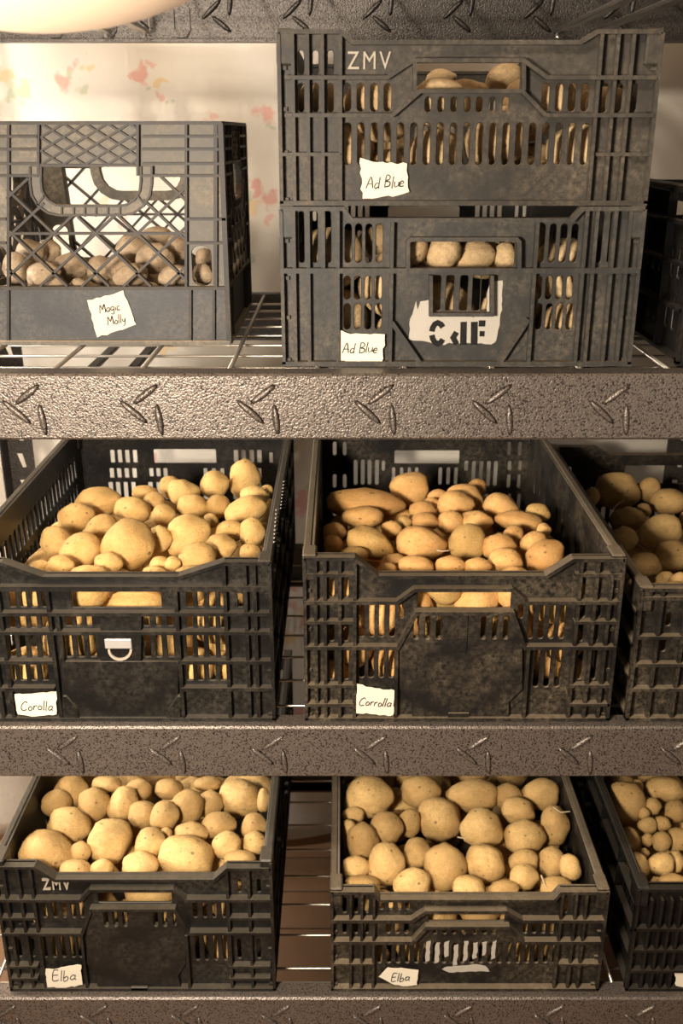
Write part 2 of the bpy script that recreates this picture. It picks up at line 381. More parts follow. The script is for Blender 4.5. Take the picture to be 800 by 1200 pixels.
for px, sx in ((XL-0.002, 1), (XR+0.002, -1)):         # four slotted corner posts, angle section
    for py, sy in ((-0.004, 1), (DEPTH+0.004, -1)):
        x0, x1 = sorted((px, px+sx*0.046)); holes = []
        for k in range(38):
            z = 0.06 + 0.05*k
            a = 0.010; holes.append([(x0+0.016, z+0.012), (x0+0.026, z+0.012), (x0+0.031, z-0.014), (x0+0.024, z-0.014)])
        me = panel_mesh('post_face', [(x0, 0.008), (x1, 0.008), (x1, 2.0), (x0, 2.0)], holes, 0.002, 0.0003)
        me.transform(Matrix.Translation((0, py if sy > 0 else py-0.002, 0)))
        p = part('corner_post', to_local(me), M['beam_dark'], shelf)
        bm = bmesh.new(); box_bm(bm, px, py, 0.008, px+sx*0.002, py+sy*0.04, 2.0)
        part('post_flange', to_local(bm_mesh(bm, 'post_flange')), M['beam_dark'], p)

# ------------------------------------------------------------------ handwriting: a small stroke alphabet (x, y in letter heights)
GL = {'A': (0.72, [[(0,0),(0.32,1.0),(0.64,0.0)],[(0.12,0.38),(0.56,0.38)]]),
 'd': (0.58, [[(0.42,0.42),(0.2,0.46),(0.04,0.22),(0.18,0.0),(0.42,0.14)],[(0.46,1.0),(0.42,0.1),(0.5,0.0)]]),
 ' ': (0.35, []),
 'B': (0.66, [[(0.06,0),(0.1,1.0),(0.42,0.95),(0.46,0.68),(0.12,0.52),(0.5,0.42),(0.52,0.1),(0.06,0.0)]]),
 'l': (0.24, [[(0.12,1.0),(0.08,0.05),(0.14,0.0)]]),
 'u': (0.52, [[(0.04,0.46),(0.06,0.08),(0.22,0.0),(0.4,0.14),(0.44,0.46)],[(0.43,0.3),(0.48,0.0)]]),
 'e': (0.48, [[(0.06,0.24),(0.36,0.28),(0.28,0.48),(0.08,0.38),(0.06,0.1),(0.22,0.0),(0.4,0.06)]]),
 'M': (0.82, [[(0.0,0.0),(0.1,1.0),(0.36,0.4),(0.62,1.0),(0.72,0.0)]]),
 'a': (0.54, [[(0.42,0.42),(0.2,0.46),(0.04,0.2),(0.18,0.0),(0.4,0.16)],[(0.44,0.46),(0.42,0.1),(0.5,0.0)]]),
 'g': (0.52, [[(0.42,0.42),(0.2,0.46),(0.04,0.22),(0.2,0.04),(0.42,0.2)],[(0.44,0.46),(0.42,-0.3),(0.22,-0.42),(0.06,-0.3)]]),
 'i': (0.24, [[(0.1,0.46),(0.12,0.0)],[(0.12,0.66),(0.15,0.7)]]),
 'c': (0.46, [[(0.38,0.42),(0.16,0.46),(0.04,0.2),(0.16,0.0),(0.38,0.06)]]),
 'o': (0.50, [[(0.22,0.47),(0.05,0.28),(0.14,0.02),(0.34,0.06),(0.4,0.32),(0.22,0.47)]]),
 'y': (0.50, [[(0.04,0.46),(0.1,0.14),(0.28,0.1),(0.4,0.46)],[(0.4,0.46),(0.32,-0.25),(0.1,-0.4)]]),
 'C': (0.72, [[(0.6,0.84),(0.4,1.0),(0.1,0.7),(0.08,0.25),(0.3,0.0),(0.6,0.12)]]),
 'r': (0.42, [[(0.06,0.46),(0.08,0.0)],[(0.08,0.26),(0.22,0.46),(0.36,0.42)]]),
 'E': (0.58, [[(0.48,1.0),(0.08,0.98),(0.06,0.0),(0.48,0.02)],[(0.07,0.52),(0.42,0.54)]]),
 'b': (0.52, [[(0.08,1.0),(0.06,0.0),(0.3,0.02),(0.4,0.24),(0.24,0.42),(0.07,0.26)]])}
def smooth_path(p):
    if len(p) < 3: return p
    out = []
    for i in range(len(p)-1):
        p0 = Vector(p[max(i-1,0)]); p1 = Vector(p[i]); p2 = Vector(p[i+1]); p3 = Vector(p[min(i+2,len(p)-1)])
        for k in range(4):
            t = k/4; out.append(0.5*((2*p1) + (p2-p0)*t + (2*p0-5*p1+4*p2-p3)*t*t + (3*p1-p0-3*p2+p3)*t**3))
    out.append(Vector(p[-1])); return out
def writing_mesh(lines, w, h, seed, pen=0.0007):
    rr = random.Random(seed); bm = bmesh.new(); n = len(lines)
    lh = h/n
    for li, s in enumerate(lines):
        tw = sum(GL[c][0] for c in s); k = min(lh*0.62, w/tw); x = -tw*k/2 + (0.12*w*li if n > 1 else 0); base = h/2 - lh*(li+0.80)
        for c in s:
            dy = rr.uniform(-0.06, 0.06)*k
            for st in GL[c][1]:
                pts = [(x + (p[0] + 0.18*p[1] + rr.uniform(-.02,.02))*k, base + dy + p[1]*k) for p in st]
                sp = [(p[0], 0.0, p[1]) for p in smooth_path(pts)]
                tube_bm(bm, sp, pen, 4)
            x += GL[c][0]*k
    return bm_mesh(bm, 'handwriting')
def text_mesh(s, size, t, bold=0.0):
    cu = bpy.data.curves.new('lettering', 'FONT'); cu.body = s; cu.size = size; cu.extrude = t/2; cu.space_character = 1.25; cu.offset = bold*size
    cu.align_x = 'CENTER'; cu.align_y = 'CENTER'; cu.resolution_u = 2
    o = bpy.data.objects.new('lettering', cu); me = bpy.data.meshes.new_from_object(o)
    bpy.data.objects.remove(o); bpy.data.curves.remove(cu)
    me.transform(Matrix(((1,0,0,0),(0,0,-1,0),(0,1,0,0),(0,0,0,1)))); me.materials.clear(); return me
def torn(poly, seed, amp=0.0012):
    rr = random.Random(seed); out = []
    for i, p in enumerate(poly):
        q = poly[(i+1) % len(poly)]; p = Vector(p); q = Vector(q); k = max(2, int((q-p).length/0.005))
        for j in range(k):
            r = p.lerp(q, j/k); out.append((r.x+rr.uniform(-amp, amp), r.y+rr.uniform(-amp, amp)))
    return out

# ------------------------------------------------------------------ crates
TICK = [0]
def tick():
    TICK[0] += 1; return (TICK[0] % 9)*0.00013
class Crate:
    def __init__(s, name, label, xc, yf, zb, W, D, H, mat, group=None):
        s.o = thing(name, label, 'crate', (xc, yf, zb), group); s.xc, s.yf, s.zb, s.W, s.D, s.H, s.mat = xc, yf, zb, W, D, H, mat
        s.front = None; s.inset = 0.010
    def pt(s, x, y, clamp=True):
        """a measured point of the front face, in the crate's own x, z"""
        p = on_y(x, y, s.yf); u, w = p.x - s.xc, p.z - s.zb
        if clamp: u = max(-s.W/2+0.001, min(s.W/2-0.001, u)); w = max(0.001, min(s.H, w))
        return (u, w)
    def rect(s, x0, y0, x1, y1):
        ym = (y0+y1)/2; a = s.pt(x0, ym)[0]; b_ = s.pt(x1, ym)[0]; t = s.pt(400, y0)[1]; bt = s.pt(400, y1)[1]
        return (a, bt, b_, t)
    def build_walls(s, top, holes, t=0.0035, side_rows=(), mir=True, side_holes=(), rim=True, bottom_ribs=True):
        W, D, H = s.W, s.D, s.H
        out = [(-W/2+0.002, 0.002), (W/2-0.002, 0.002)] + [p for p in top[::-1]]
        me = panel_mesh('front_wall', out, holes, t); me.transform(Matrix.Translation((0, s.inset, 0)))
        s.front = link('front_wall', me, s.mat, s.o)
        me2 = me.copy(); me2.transform(Matrix.Translation((0, D-2*s.inset-t, 0))); s.back = link('back_wall', me2, s.mat, s.o)
        hs = []
        for z0, z1, w, pitch in side_rows:
            y = 0.055
            while y + w < D-0.05:
                hs.append(rrect(y, z0, y+w, z1, 0.002, 1)); y += pitch
        for h in side_holes: hs.append(rrect(*h, 0.004, 2))
        sm = panel_mesh('side_wall', [(0.011, 0.002), (D-0.011, 0.002), (D-0.011, H-0.002), (0.011, H-0.002)], hs, t, 0.0004)
        s.sides = []
        for sgn in (-1, 1):
            m2 = sm.copy(); m2.transform(Matrix(((0,-1,0,0),(1,0,0,0),(0,0,1,0),(0,0,0,1))))
            m2.transform(Matrix.Translation((sgn*(W/2-0.0115) + (t/2), 0, 0)))
            w = link('side_wall', m2, s.mat, s.o); s.sides.append(w)
            if rim:
                x0, x1 = sorted((sgn*W/2, sgn*(W/2-0.0105)))
                box('rim', x0, 0.004, H-0.010, x1, D-0.004, H, s.mat, w, 0.002)
            if rim:
                for ya, yb in ((0.002, 0.034), (D-0.034, D-0.002)): x0, x1 = sorted((sgn*(W/2+0.0006), sgn*(W/2-0.017))); box('corner_block', x0, ya, H-0.034, x1, yb, H+0.0012, s.mat, w, 0.002)
            xr0, xr1 = sorted((sgn*W/2, sgn*(W/2-0.0095)))
            for z in (0.004, H*0.30, H*0.55, H*0.78): box('rib', xr0, 0.006, z, xr1, D-0.006, z+0.004, s.mat, w)
            for k in range(1, 6): box('rib', xr0, D*k/6-0.002, 0.004, xr1, D*k/6+0.002, H-0.004, s.mat, w)
        box('base', -W/2+0.010, 0.010, 0.0, W/2-0.010, D-0.010, 0.005, s.mat, s.o)
        # rim along the front and the back edge follows the dip
        for nm, par, y0, y1 in (('rim', s.front, 0.0, 0.016), ('rim', s.back, D-0.016, D)):
            bm = bmesh.new(); strip_bm(bm, [(p[0], p[1]-0.0022) for p in top], 0.0044, y0, y1); link(nm, bm_mesh(bm, 'rim'), s.mat, par)
        for sx in (-1, 1):                              # edge of the back wall's corners
            x0, x1 = sorted((sx*W/2, sx*(W/2-0.004))); box('rib', x0, D-0.010, 0.002, x1, D, H-0.002, s.mat, s.back)
    def rib(s, pts, w=0.0035, y0=0.0, y1=None, snap=False, name='rib'):
        q = [s.pt(*p) for p in pts]
        bm = bmesh.new(); strip_bm(bm, q, w, y0-0.0012+tick(), s.inset+0.0008 if y1 is None else y1)
        return link(name, bm_mesh(bm, name), s.mat, s.front)
    def vrib(s, x, y0, y1, w=0.0035, d=0.0):
        """upright rib; x is measured at mid height"""
        u = s.pt(x, (y0+y1)/2)[0]; a = s.pt(400, y0)[1]; b_ = s.pt(400, y1)[1]
        return box('rib', u-w/2, d+0.0006+tick()*0.5, b_, u+w/2, s.inset+0.0008, a, s.mat, s.front)
    def hrib(s, y, x0, x1, w=0.0035, d=0.0):
        z = s.pt(400, y)[1]; a = s.pt(x0, y)[0]; b_ = s.pt(x1, y)[0]
        return box('rib', a, d-tick()*0.5, z-w/2, b_, s.inset+0.0008, z+w/2, s.mat, s.front)
    def slots(s, xs, w, y0, y1, r=0.004):
        res = []
        for x in xs:
            a = s.rect(x-w/2, y0, x+w/2, y1)
            if a[2]-a[0] > 0.002: res.append(rrect(*a, r, 2))
        return res
    def edges(s):
        """the four outer edges of the front frame"""
        W, H = s.W, s.H
        for sx in (-1, 1):
            x0, x1 = sorted((sx*W/2, sx*(W/2-0.004))); box('rib', x0, 0.0, 0.002, x1, 0.0112, H-0.003, s.mat, s.front)
        box('rib', -W/2, 0.0, 0.0, W/2, 0.0112, 0.005, s.mat, s.front)
    def plate(s, poly, name='handle_plate', y0=0.004, holes=()):
        q = [s.pt(*p) for p in poly]; me = panel_mesh(name, q, list(holes), s.inset-y0+0.001, 0.0008); me.transform(Matrix.Translation((0, y0, 0)))
        return link(name, me, s.mat, s.front)
    def tag(s, poly, lines, seed, rot=0.0, label=None, y=None, scale=1.0):
        q = [s.pt(*p, False) for p in poly]
        yy = -0.0012 if y is None else y
        me = panel_mesh('paper_tag', torn(q, seed), [], 0.0008, 0.0001); me.transform(Matrix.Translation((0, yy, 0)))
        o = link('paper_tag', me, M['paper'], s.o)
        o['label'] = label or 'torn cream paper tag with handwriting'
        c = sum((Vector(p) for p in q), Vector((0, 0)))/len(q)
        w = max(p[0] for p in q)-min(p[0] for p in q); h = max(p[1] for p in q)-min(p[1] for p in q)
        if lines:
            wm = writing_mesh(lines, w*0.76*scale, h*0.74*scale, seed); wm.transform(Matrix.Translation((c.x, yy-0.0003, c.y)) @ Matrix.Rotation(-rot, 4, 'Y'))
            link('handwriting', wm, M['ink'], o)
        return o
    def letters(s, text, x0, y0, x1, y1, mat, d=0.0, bold=0.0):
        r = s.rect(x0, y0, x1, y1); me = text_mesh(text, (r[3]-r[1])*1.38, 0.0024, bold)
        xs = [v.co.x for v in me.vertices]; k = (r[2]-r[0])/(max(xs)-min(xs)); me.transform(Matrix.Scale(k, 4, (1,0,0)))
        me.transform(Matrix.Translation(((r[0]+r[2])/2, s.inset-0.0008+d, (r[1]+r[3])/2)))
        return link('lettering', me, mat, s.front)

def profile(c, pts):
    """top edge of the front wall: measured points, snapped to the full width"""
    q = [c.pt(*p) for p in pts]; q[0] = (-c.W/2+0.002, q[0][1]); q[-1] = (c.W/2-0.002, q[-1][1])
    return [(u, min(w, c.H)) for u, w in q]
def zx(ox, oy, k):
    return (lambda x: ox + k*x), (lambda y: oy + k*y)

GC = 'black plastic potato crates on the shelves'
# ---- topmost crate of the stack (18 cm pattern), shared by the lower centre crate
def slotted_crate(c, X, Y, S, tagargs=None):
    """low crate: stepped ridges round the handle, one long row of slots"""
    P = lambda x, y: (X(x), Y(y))
    top = profile(c, [P(*p) for p in S['top']])
    hh = S['handle']
    holes = [rrect(*c.rect(X(hh[0]), Y(hh[1]), X(hh[2]), Y(hh[3])), 0.003, 2)]
    for xs, w, a, b_ in S['slots']: holes += c.slots([X(x) for x in xs], w*S['k'], Y(a), Y(b_))
    c.build_walls(top, holes, side_rows=S.get('side_rows', ()), side_holes=S.get('side_holes', ()))
    c.edges()
    for pts in S['ridges']: c.rib([P(*p) for p in pts], S.get('rw', 0.004))
    for x, a, b_ in S['v']: c.vrib(X(x), Y(a), Y(b_))
    for y, a, b_ in S['h']: c.hrib(Y(y), X(a), X(b_))

X, Y = zx(310, 10, 0.6125)
T = Crate('plastic_crate', 'grey slotted plastic crate on top of the stack, handle hole high in its front', 0.1325, 0.04, Z_A+0.1765, 0.399, 0.58, 0.1735, M['crate_grey'], GC)
slotted_crate(T, X, Y, dict(k=0.6125, top=[(22,30),(146,30),(168,60),(605,60),(640,30),(765,30)], handle=(290,103,492,155),
  slots=[((158,184,210,236),14,142,197),((541,567,592,617),14,142,197),((314,339,364,390,413,438,464),12,168,198),([159+25.4*i for i in range(19)],13,218,300),
         ((69,97,126),11,78,126),((69,97,126),11,142,198),((655,683,712),11,142,198)],
  ridges=[[(38,132),(235,132),(285,99),(495,99),(540,132),(750,132)],[(38,204),(245,204),(298,158),(493,158),(537,204),(745,204)],[(287,100),(287,156)],[(496,100),(496,156)]],
  v=[(55,32,368),(83,32,368),(111,32,368),(145,34,368),(634,34,368),(665,32,368),(694,32,368)],
  h=[(279,25,145),(279,634,740)], side_rows=[(0.03,0.075,0.010,0.021),(0.09,0.125,0.010,0.021)]))
T.letters('ZMV', X(158), Y(82), X(242), Y(118), M['letter'])
T.tag([(422,185),(437,190),(477,192),(480,226),(466,230),(424,233)], ['Ad Blue'], 11, R(2), 'torn cream paper tag with dark handwriting', y=0.006, scale=1.02)

# ---- second crate of the stack
X, Y = zx(310, 220, 0.6125)
S = Crate('plastic_crate', 'slate grey plastic crate under another, white paint smear and stencil on its front', 0.132, 0.038, Z_A, 0.400, 0.58, 0.1755, M['crate_slate'], GC)
top = profile(S, [(X(a), Y(b_)) for a, b_ in ((30,32),(150,32),(166,58),(590,58),(610,36),(730,36))])
holes = [rrect(*S.rect(X(279), Y(103), X(481), Y(155)), 0.005, 3)]
holes += S.slots([X(v) for v in (160,180,200,220)], 13*.6125, Y(70), Y(146)) + S.slots([X(v) for v in (158,178,198,218)], 13*.6125, Y(171), Y(217)) + S.slots([X(v) for v in (158,178,198,218)], 13*.6125, Y(224), Y(275))
holes += S.slots([X(v) for v in (533,554,575,596)], 13*.6125, Y(70), Y(146)) + S.slots([X(v) for v in (527,547,567,587)], 13*.6125, Y(171), Y(217)) + S.slots([X(v) for v in (527,547,567,587)], 13*.6125, Y(224), Y(275))
holes += S.slots([X(v) for v in (331,356,383,407,424)], 15*.6125, Y(170), Y(238), 0.002)
holes += S.slots([X(v) for v in (70,96,122)], 10*.6125, Y(46), Y(146)) + S.slots([X(v) for v in (646,668)], 10*.6125, Y(46), Y(146))
S.build_walls(top, holes, side_rows=[(0.03,0.075,0.010,0.021),(0.09,0.125,0.010,0.021)]); S.edges()
S.hrib(Y(159), X(30), X(725), 0.0055, -0.001)
for x, a, b_ in ((57,36,345),(84,36,345),(112,40,156),(140,36,345),(242,62,340),(514,62,340),(606,40,345),(625,38,345),(660,40,345),(688,40,345)): S.vrib(X(x), Y(a), Y(b_), 0.004)
S.rib([(X(243),Y(258)),(X(300),Y(340))], 0.005); S.rib([(X(447),Y(340)),(X(505),Y(252))], 0.005)
S.rib([(X(274),Y(156)),(X(274),Y(104)),(X(279),Y(99)),(X(482),Y(99)),(X(487),Y(104)),(X(487),Y(156))], 0.0045)
S.rib([(X(318),Y(168)),(X(318),Y(243)),(X(435),Y(243)),(X(435),Y(168))], 0.004)
# paint smear with the stencilled letters left bare
X2, Y2 = zx(470, 270, 0.1875)
smear = [(52,692),(60,560),(95,450),(105,500),(125,448),(180,445),(185,515),(225,520),(230,548),(350,545),(460,550),(470,522),(540,520),(548,380),(570,320),(640,318),(638,500),(620,600),(600,700),(570,725),(500,715),(300,715),(260,730),(170,705)]
q = torn([S.pt(X2(a), Y2(b_)) for a, b_ in smear], 3, 0.0008); me = panel_mesh('paint_smear', q, [], 0.0006, 0.0001); me.transform(Matrix.Translation((0, S.inset-0.0008, 0)))
ps = link('paint_smear', me, M['white_paint'], S.front); ps['label'] = 'white paint smear'
bm = bmesh.new()
def stroke(pts, w): strip_bm(bm, [S.pt(X2(a), Y2(b_)) for a, b_ in pts], w*0.1875*1.02/F*1.0, S.inset-0.0016, S.inset-0.0004)
PXM = 1.45
for pts, w in (([(232+38*math.cos(R(a)), 652-66*math.sin(R(a))) for a in (35,60,90,120,150,170)],26),([(232+38*math.cos(R(a)), 652-66*math.sin(R(a))) for a in (190,210,240,270,300,325)],26),([(395,580),(392,725)],30),([(350,645),(328,680),(350,720)],26),
               ([(462,580),(460,725)],32),([(490,590),(530,590)],30),([(495,655),(525,655)],26)):
    strip_bm(bm, [S.pt(X2(a), Y2(b_)) for a, b_ in pts], w*0.1875*PXM/F, S.inset-0.0018, S.inset-0.0004)
stn = link('lettering', bm_mesh(bm, 'lettering'), M['crate_dark'], S.front); stn['label'] = 'dark stencilled letters'
S.tag([(399,388),(412,392),(452,393),(447,428),(397,424)], ['Ad Blue'], 12, R(1), y=0.004)

# ---- middle left crate
X, Y = zx(0, 640, 0.425)
BL = Crate('plastic_crate', 'black plastic crate of golden potatoes at left of the middle shelf', -0.280, 0.012, Z_B, 0.390, 0.60, 0.224, M['crate_black'], GC)
top = profile(BL, [(-60,657),(0,657),(49,676),(208,676),(262,659),(322,659)])
holes = [rrect(*BL.rect(X(192), Y(127), X(440), Y(179)), 0.002, 2)]
for rows in ((130,178),(199,235),(251,316),(331,381)):
    holes += BL.slots([X(v) for v in (27,56,86,117)], 17*.425, Y(rows[0]), Y(rows[1]), 0.0015)
    holes += BL.slots([X(v) for v in (520,550,582,613)], 18*.425, Y(rows[0]), Y(rows[1]), 0.0015)
holes += BL.slots([X(v) for v in (184,217,250)], 18*.425, Y(251), Y(316), 0.0015) + BL.slots([X(v) for v in (402,433,466)], 18*.425, Y(251), Y(316), 0.0015)
holes += BL.slots([X(v) for v in (184,212,240)], 16*.425, Y(199), Y(230), 0.0015) + BL.slots([X(v) for v in (400,433,466)], 16*.425, Y(199), Y(230), 0.0015)
holes += BL.slots([X(v) for v in (660,)], 14*.425, Y(140), Y(178), 0.0015)
BL.build_walls(top, holes, side_rows=[(0.035,0.085,0.012,0.020),(0.095,0.135,0.012,0.020),(0.145,0.185,0.012,0.020)]); BL.edges()
BL.hrib(Y(119), X(-100), X(752), 0.0065); BL.hrib(Y(189), X(-100), X(752), 0.0045); BL.hrib(Y(241), X(-100), X(752), 0.0045)
for y in (322,396): BL.hrib(Y(y), X(-100), X(150), 0.0045); BL.hrib(Y(y), X(500), X(752), 0.0045)
for x, a, b_ in ((-60,50,485),(-20,50,485),(10,50,485),(148,125,485),(164,190,320),(494,125,485),(625,48,485),(681,48,485),(706,48,485)): BL.vrib(X(x), Y(a), Y(b_), 0.0045)
BL.plate([(X(168),Y(322)),(X(490),Y(322)),(X(490),Y(485)),(X(168),Y(485))])
BL.plate([(X(172),Y(415)),(X(182),Y(415)),(X(212),Y(450)),(X(220),Y(482)),(X(172),Y(482))], 'corner_block', 0.001)
BL.plate([(X(498),Y(415)),(X(488),Y(415)),(X(464),Y(450)),(X(456),Y(482)),(X(498),Y(482))], 'corner_block', 0.001)
BL.plate([(X(275),Y(190)),(X(388),Y(190)),(X(388),Y(320)),(X(275),Y(320))], 'latch_plate', 0.003)
r = BL.rect(X(288), Y(258), X(362), Y(284)); box('clip', r[0], 0.0005, r[1], r[2], 0.003, r[3], M['silver'], BL.front, 0.0008)['label'] = 'silver grey clip'
bm = bmesh.new(); strip_bm(bm, [BL.pt(X(330)+13*math.cos(R(a)), Y(286)+12*math.sin(R(a))) for a in range(0, 181, 20)], 0.003, 0.0005, 0.004); link('latch_ring', bm_mesh(bm, 'latch_ring'), M['letter'], BL.front)
BL.tag([(17,815),(40,813),(65,812),(66,838),(42,841),(20,838)], ['Corolla'], 13, R(1), y=0.002, scale=1.05)

bm = bmesh.new(); rl = random.Random(4); xs_ = BL.xc+BL.W/2+0.0006    # two worn lines of raised lettering on the right side, too scuffed to read
for (xa, ya, xb, yb, n) in ((334, 562, 330, 597, 9), (325, 595, 322, 637, 9)):
    for i in range(n):
        k = (i+0.5)/n; px, py = xa+(xb-xa)*k, ya+(yb-ya)*k; q2 = []
        for ex, ey in ((-1.6, 0.4), (2.2 + rl.uniform(-.6, 1.2), -0.6)):
            d = ray(px+ex, py+ey); tt = (xs_-CAM.x)/d.x; p = CAM+d*tt; q2.append(p-Vector(BL.o.location))
        tube_bm(bm, q2, 0.0011, 4)
link('raised_lettering', bm_mesh(bm, 'raised_lettering'), M['letter'], BL.sides[1])['label'] = 'pale scuffed raised lettering'

# ---- tall ridged crates: middle centre and lower left
def octagon_crate(c, X, Y, k, S):
    P = lambda x, y: (X(x), Y(y))
    top = profile(c, [P(*p) for p in S['top']]); hh = S['handle']
    holes = [rrect(*c.rect(X(hh[0]), Y(hh[1]), X(hh[2]), Y(hh[3])), 0.002, 2)]
    for xs, w, a, b_ in S['slots']: holes += c.slots([X(x) for x in xs], w*k, Y(a), Y(b_), 0.003)
    c.build_walls(top, holes, side_rows=S.get('side_rows', ()), side_holes=S.get('side_holes', ())); c.edges()
    for pts in S['ridges']: c.rib([P(*p) for p in pts], 0.0045)
    for x, a, b_ in S['v']: c.vrib(X(x), Y(a), Y(b_), 0.004)
    for y, a, b_ in S['h']: c.hrib(Y(y), X(a), X(b_), 0.004)
    ph = []
    for xs, w, a, b_ in S['plate_slots']: ph += c.slots([X(x) for x in xs], w*k, Y(a), Y(b_), 0.003)
    c.plate([P(*p) for p in S['plate']], holes=ph)
X, Y = zx(340, 640, 0.5)
BR = Crate('plastic_crate', 'dusty black plastic crate of orange-tan potatoes in the centre of the middle shelf', 0.1485, 0.012, Z_B, 0.391, 0.60, 0.232, M['crate_dirty'], GC)
octagon_crate(BR, X, Y, 0.5, dict(top=[(25,27),(150,27),(206,70),(600,70),(665,30),(798,30)], handle=(300,112,520,154),
  slots=[((168,192,215,240),13,142,222),((168,190,214,238),13,250,318),((567,592,617,641),13,146,226),((556,581,606,631),13,250,340),((262,),11,145,178),((543,),13,145,178),
         ((97,131),12,84,128),((97,131),12,188,232),((97,131),12,250,322),((690,726),12,84,128),((690,726),12,145,176),((685,720),12,188,232),((683,716),12,250,322),((296,323,349,374),11,166,222),((454,481,507),12,166,222)],
  plate_slots=[((296,323,349),12,168,222),((454,481,507),12,168,222)],
  ridges=[[(25,133),(250,133),(292,103),(520,103),(556,133),(785,133)],[(30,239),(252,239),(296,158),(522,158),(550,239),(775,239)]],
  v=[(60,30,408),(82,30,408),(116,30,408),(151,30,408),(668,34,408),(706,34,408),(740,34,408),(248,240,408),(553,240,408)],
  h=[(69,25,150),(69,668,790),(180,30,150),(180,665,780),(329,35,150),(329,655,760),(373,38,150),(373,655,750)],
  plate=[(298,160),(520,160),(546,236),(546,340),(514,370),(514,404),(286,404),(286,370),(256,340),(256,236)],
  side_rows=[(0.05,0.09,0.009,0.045),(0.13,0.17,0.009,0.045)]))
box('label_slot', *(lambda r: (r[0], 0.002, r[1], r[2], 0.0045, r[3]))(BR.rect(X(386), Y(160), X(416), Y(250))), M['crate_dirty'], BR.front, 0.0008)
box('latch', *(lambda r: (r[0], 0.002, r[1], r[2], 0.0045, r[3]))(BR.rect(X(370), Y(393), X(420), Y(405))), M['crate_dirty'], BR.front, 0.0008)
BR.tag([(419,803),(440,808),(464,810),(460,840),(415,836)], ['Corrolla'], 14, R(-3), y=0.002, scale=1.05)

X, Y = zx(0, 1000, 0.425)
CL = Crate('plastic_crate', 'black plastic crate with pale raised lettering at left of the bottom shelf', -0.288, 0.012, Z_C, 0.385, 0.60, 0.232, M['crate_black'], GC)
octagon_crate(CL, X, Y, 0.425, dict(top=[(-10,38),(92,38),(150,73),(590,73),(625,42),(748,42)], handle=(265,120,470,150),
  slots=[((117,145,171,197,220),12,145,192),((117,143,169,195,216),12,242,302),((535,562,588,614),12,145,192),((541,566,592,618),12,238,310),((48,85),10,85,122),((48,85),10,188,210),((48,85),10,250,300),((658,712),10,85,122),((658,712),10,250,305),((290,316,343),12,163,208),((427,453,480),12,163,208)],
  plate_slots=[((290,316,343),12,165,208),((427,453,480),12,165,208)],
  ridges=[[(-10,131),(222,131),(248,103),(476,103),(512,131),(748,131)],[(0,224),(225,224),(250,157),(480,157),(520,222),(748,222)]],
  v=[(32,45,390),(70,45,390),(104,45,390),(632,48,390),(690,48,390),(232,230,390),(518,230,390)],
  h=[(182,0,100),(182,632,745),(315,0,104),(315,632,745),(348,0,104),(348,632,745)],
  plate=[(252,160),(478,160),(512,222),(512,310),(490,345),(500,384),(268,384),(262,345),(236,310),(236,222)],
  side_rows=[(0.05,0.09,0.010,0.028),(0.11,0.15,0.010,0.028)], side_holes=[]))
box('latch', *(lambda r: (r[0], 0.0, r[1], r[2], 0.0045, r[3]))(CL.rect(X(360), Y(370), X(408), Y(382))), M['crate_black'], CL.front, 0.0008)
CL.letters('ZMV', X(112), Y(82), X(190), Y(113), M['letter'], -0.0012, 0.016)
CL.tag([(52,1136),(66,1137),(80,1133),(94,1132),(96,1156),(76,1159),(54,1158)], ['Elba'], 15, R(4), y=0.002, scale=0.95)

X, Y = zx(370, 1020, 0.45)
CR = Crate('plastic_crate', 'muddy black low crate in the centre of the bottom shelf, white smears on its slots', 0.1785, 0.012, Z_C, 0.388, 0.60, 0.184, M['crate_dirty'], GC)
slotted_crate(CR, X, Y, dict(k=0.45, top=[(35,57),(150,57),(166,77),(622,77),(640,57),(765,57)], handle=(294,118,495,146),
  slots=[((172,196,219,240),11,90,116),((190,213,237),12,146,178),((549,572,596,618),12,146,178),((312,337,362,388,416,442,466),12,157,180),([167+24.2*i for i in range(20)],12,202,256),((75,105,133),10,84,124),((75,105,133),10,146,178),((655,680,710),10,84,124)],
  ridges=[[(38,134),(250,134),(286,110),(496,110),(538,134),(752,134)],[(40,190),(252,190),(288,151),(502,151),(542,190),(746,190)]],
  v=[(90,60,316),(119,60,316),(150,60,316),(632,60,316),(668,60,316),(694,60,316)],
  h=[(246,40,150),(246,632,740)], rw=0.0055, side_rows=[(0.03,0.07,0.010,0.026),(0.09,0.13,0.010,0.026)]))
for k, (xa, ya, yb) in enumerate(((293,197,252),(318,200,255),(342,197,240),(366,205,262),(392,196,250),(417,200,245),(441,198,236),(466,196,244))):
    r = CR.rect(X(xa-6), Y(ya), X(xa+5), Y(yb)); me = panel_mesh('paint_smear', torn([(r[0],r[1]),(r[2],r[1]+0.003),(r[2],r[3]),(r[0],r[3]-0.002)], k, 0.0009), [], 0.0006, 0.0001)
    me.transform(Matrix.Translation((0, CR.inset-0.0010, 0))); link('paint_smear', me, M['white_paint'], CR.front)['label'] = 'white paint smear'
q = torn([CR.pt(X(a), Y(b_)) for a, b_ in ((330,270),(345,264),(420,258),(445,262),(455,276),(400,276),(350,279))], 9, 0.0006); me = panel_mesh('paint_smear', q, [], 0.0006, 0.0001); me.transform(Matrix.Translation((0, CR.inset-0.0010, 0)))
link('paint_smear', me, M['white_paint'], CR.front)['label'] = 'white paint smear'
CR.tag([(444,1146),(455,1135),(474,1137),(491,1138),(488,1156),(472,1157),(458,1154)], ['Elba'], 16, R(2), y=0.002, scale=0.9)

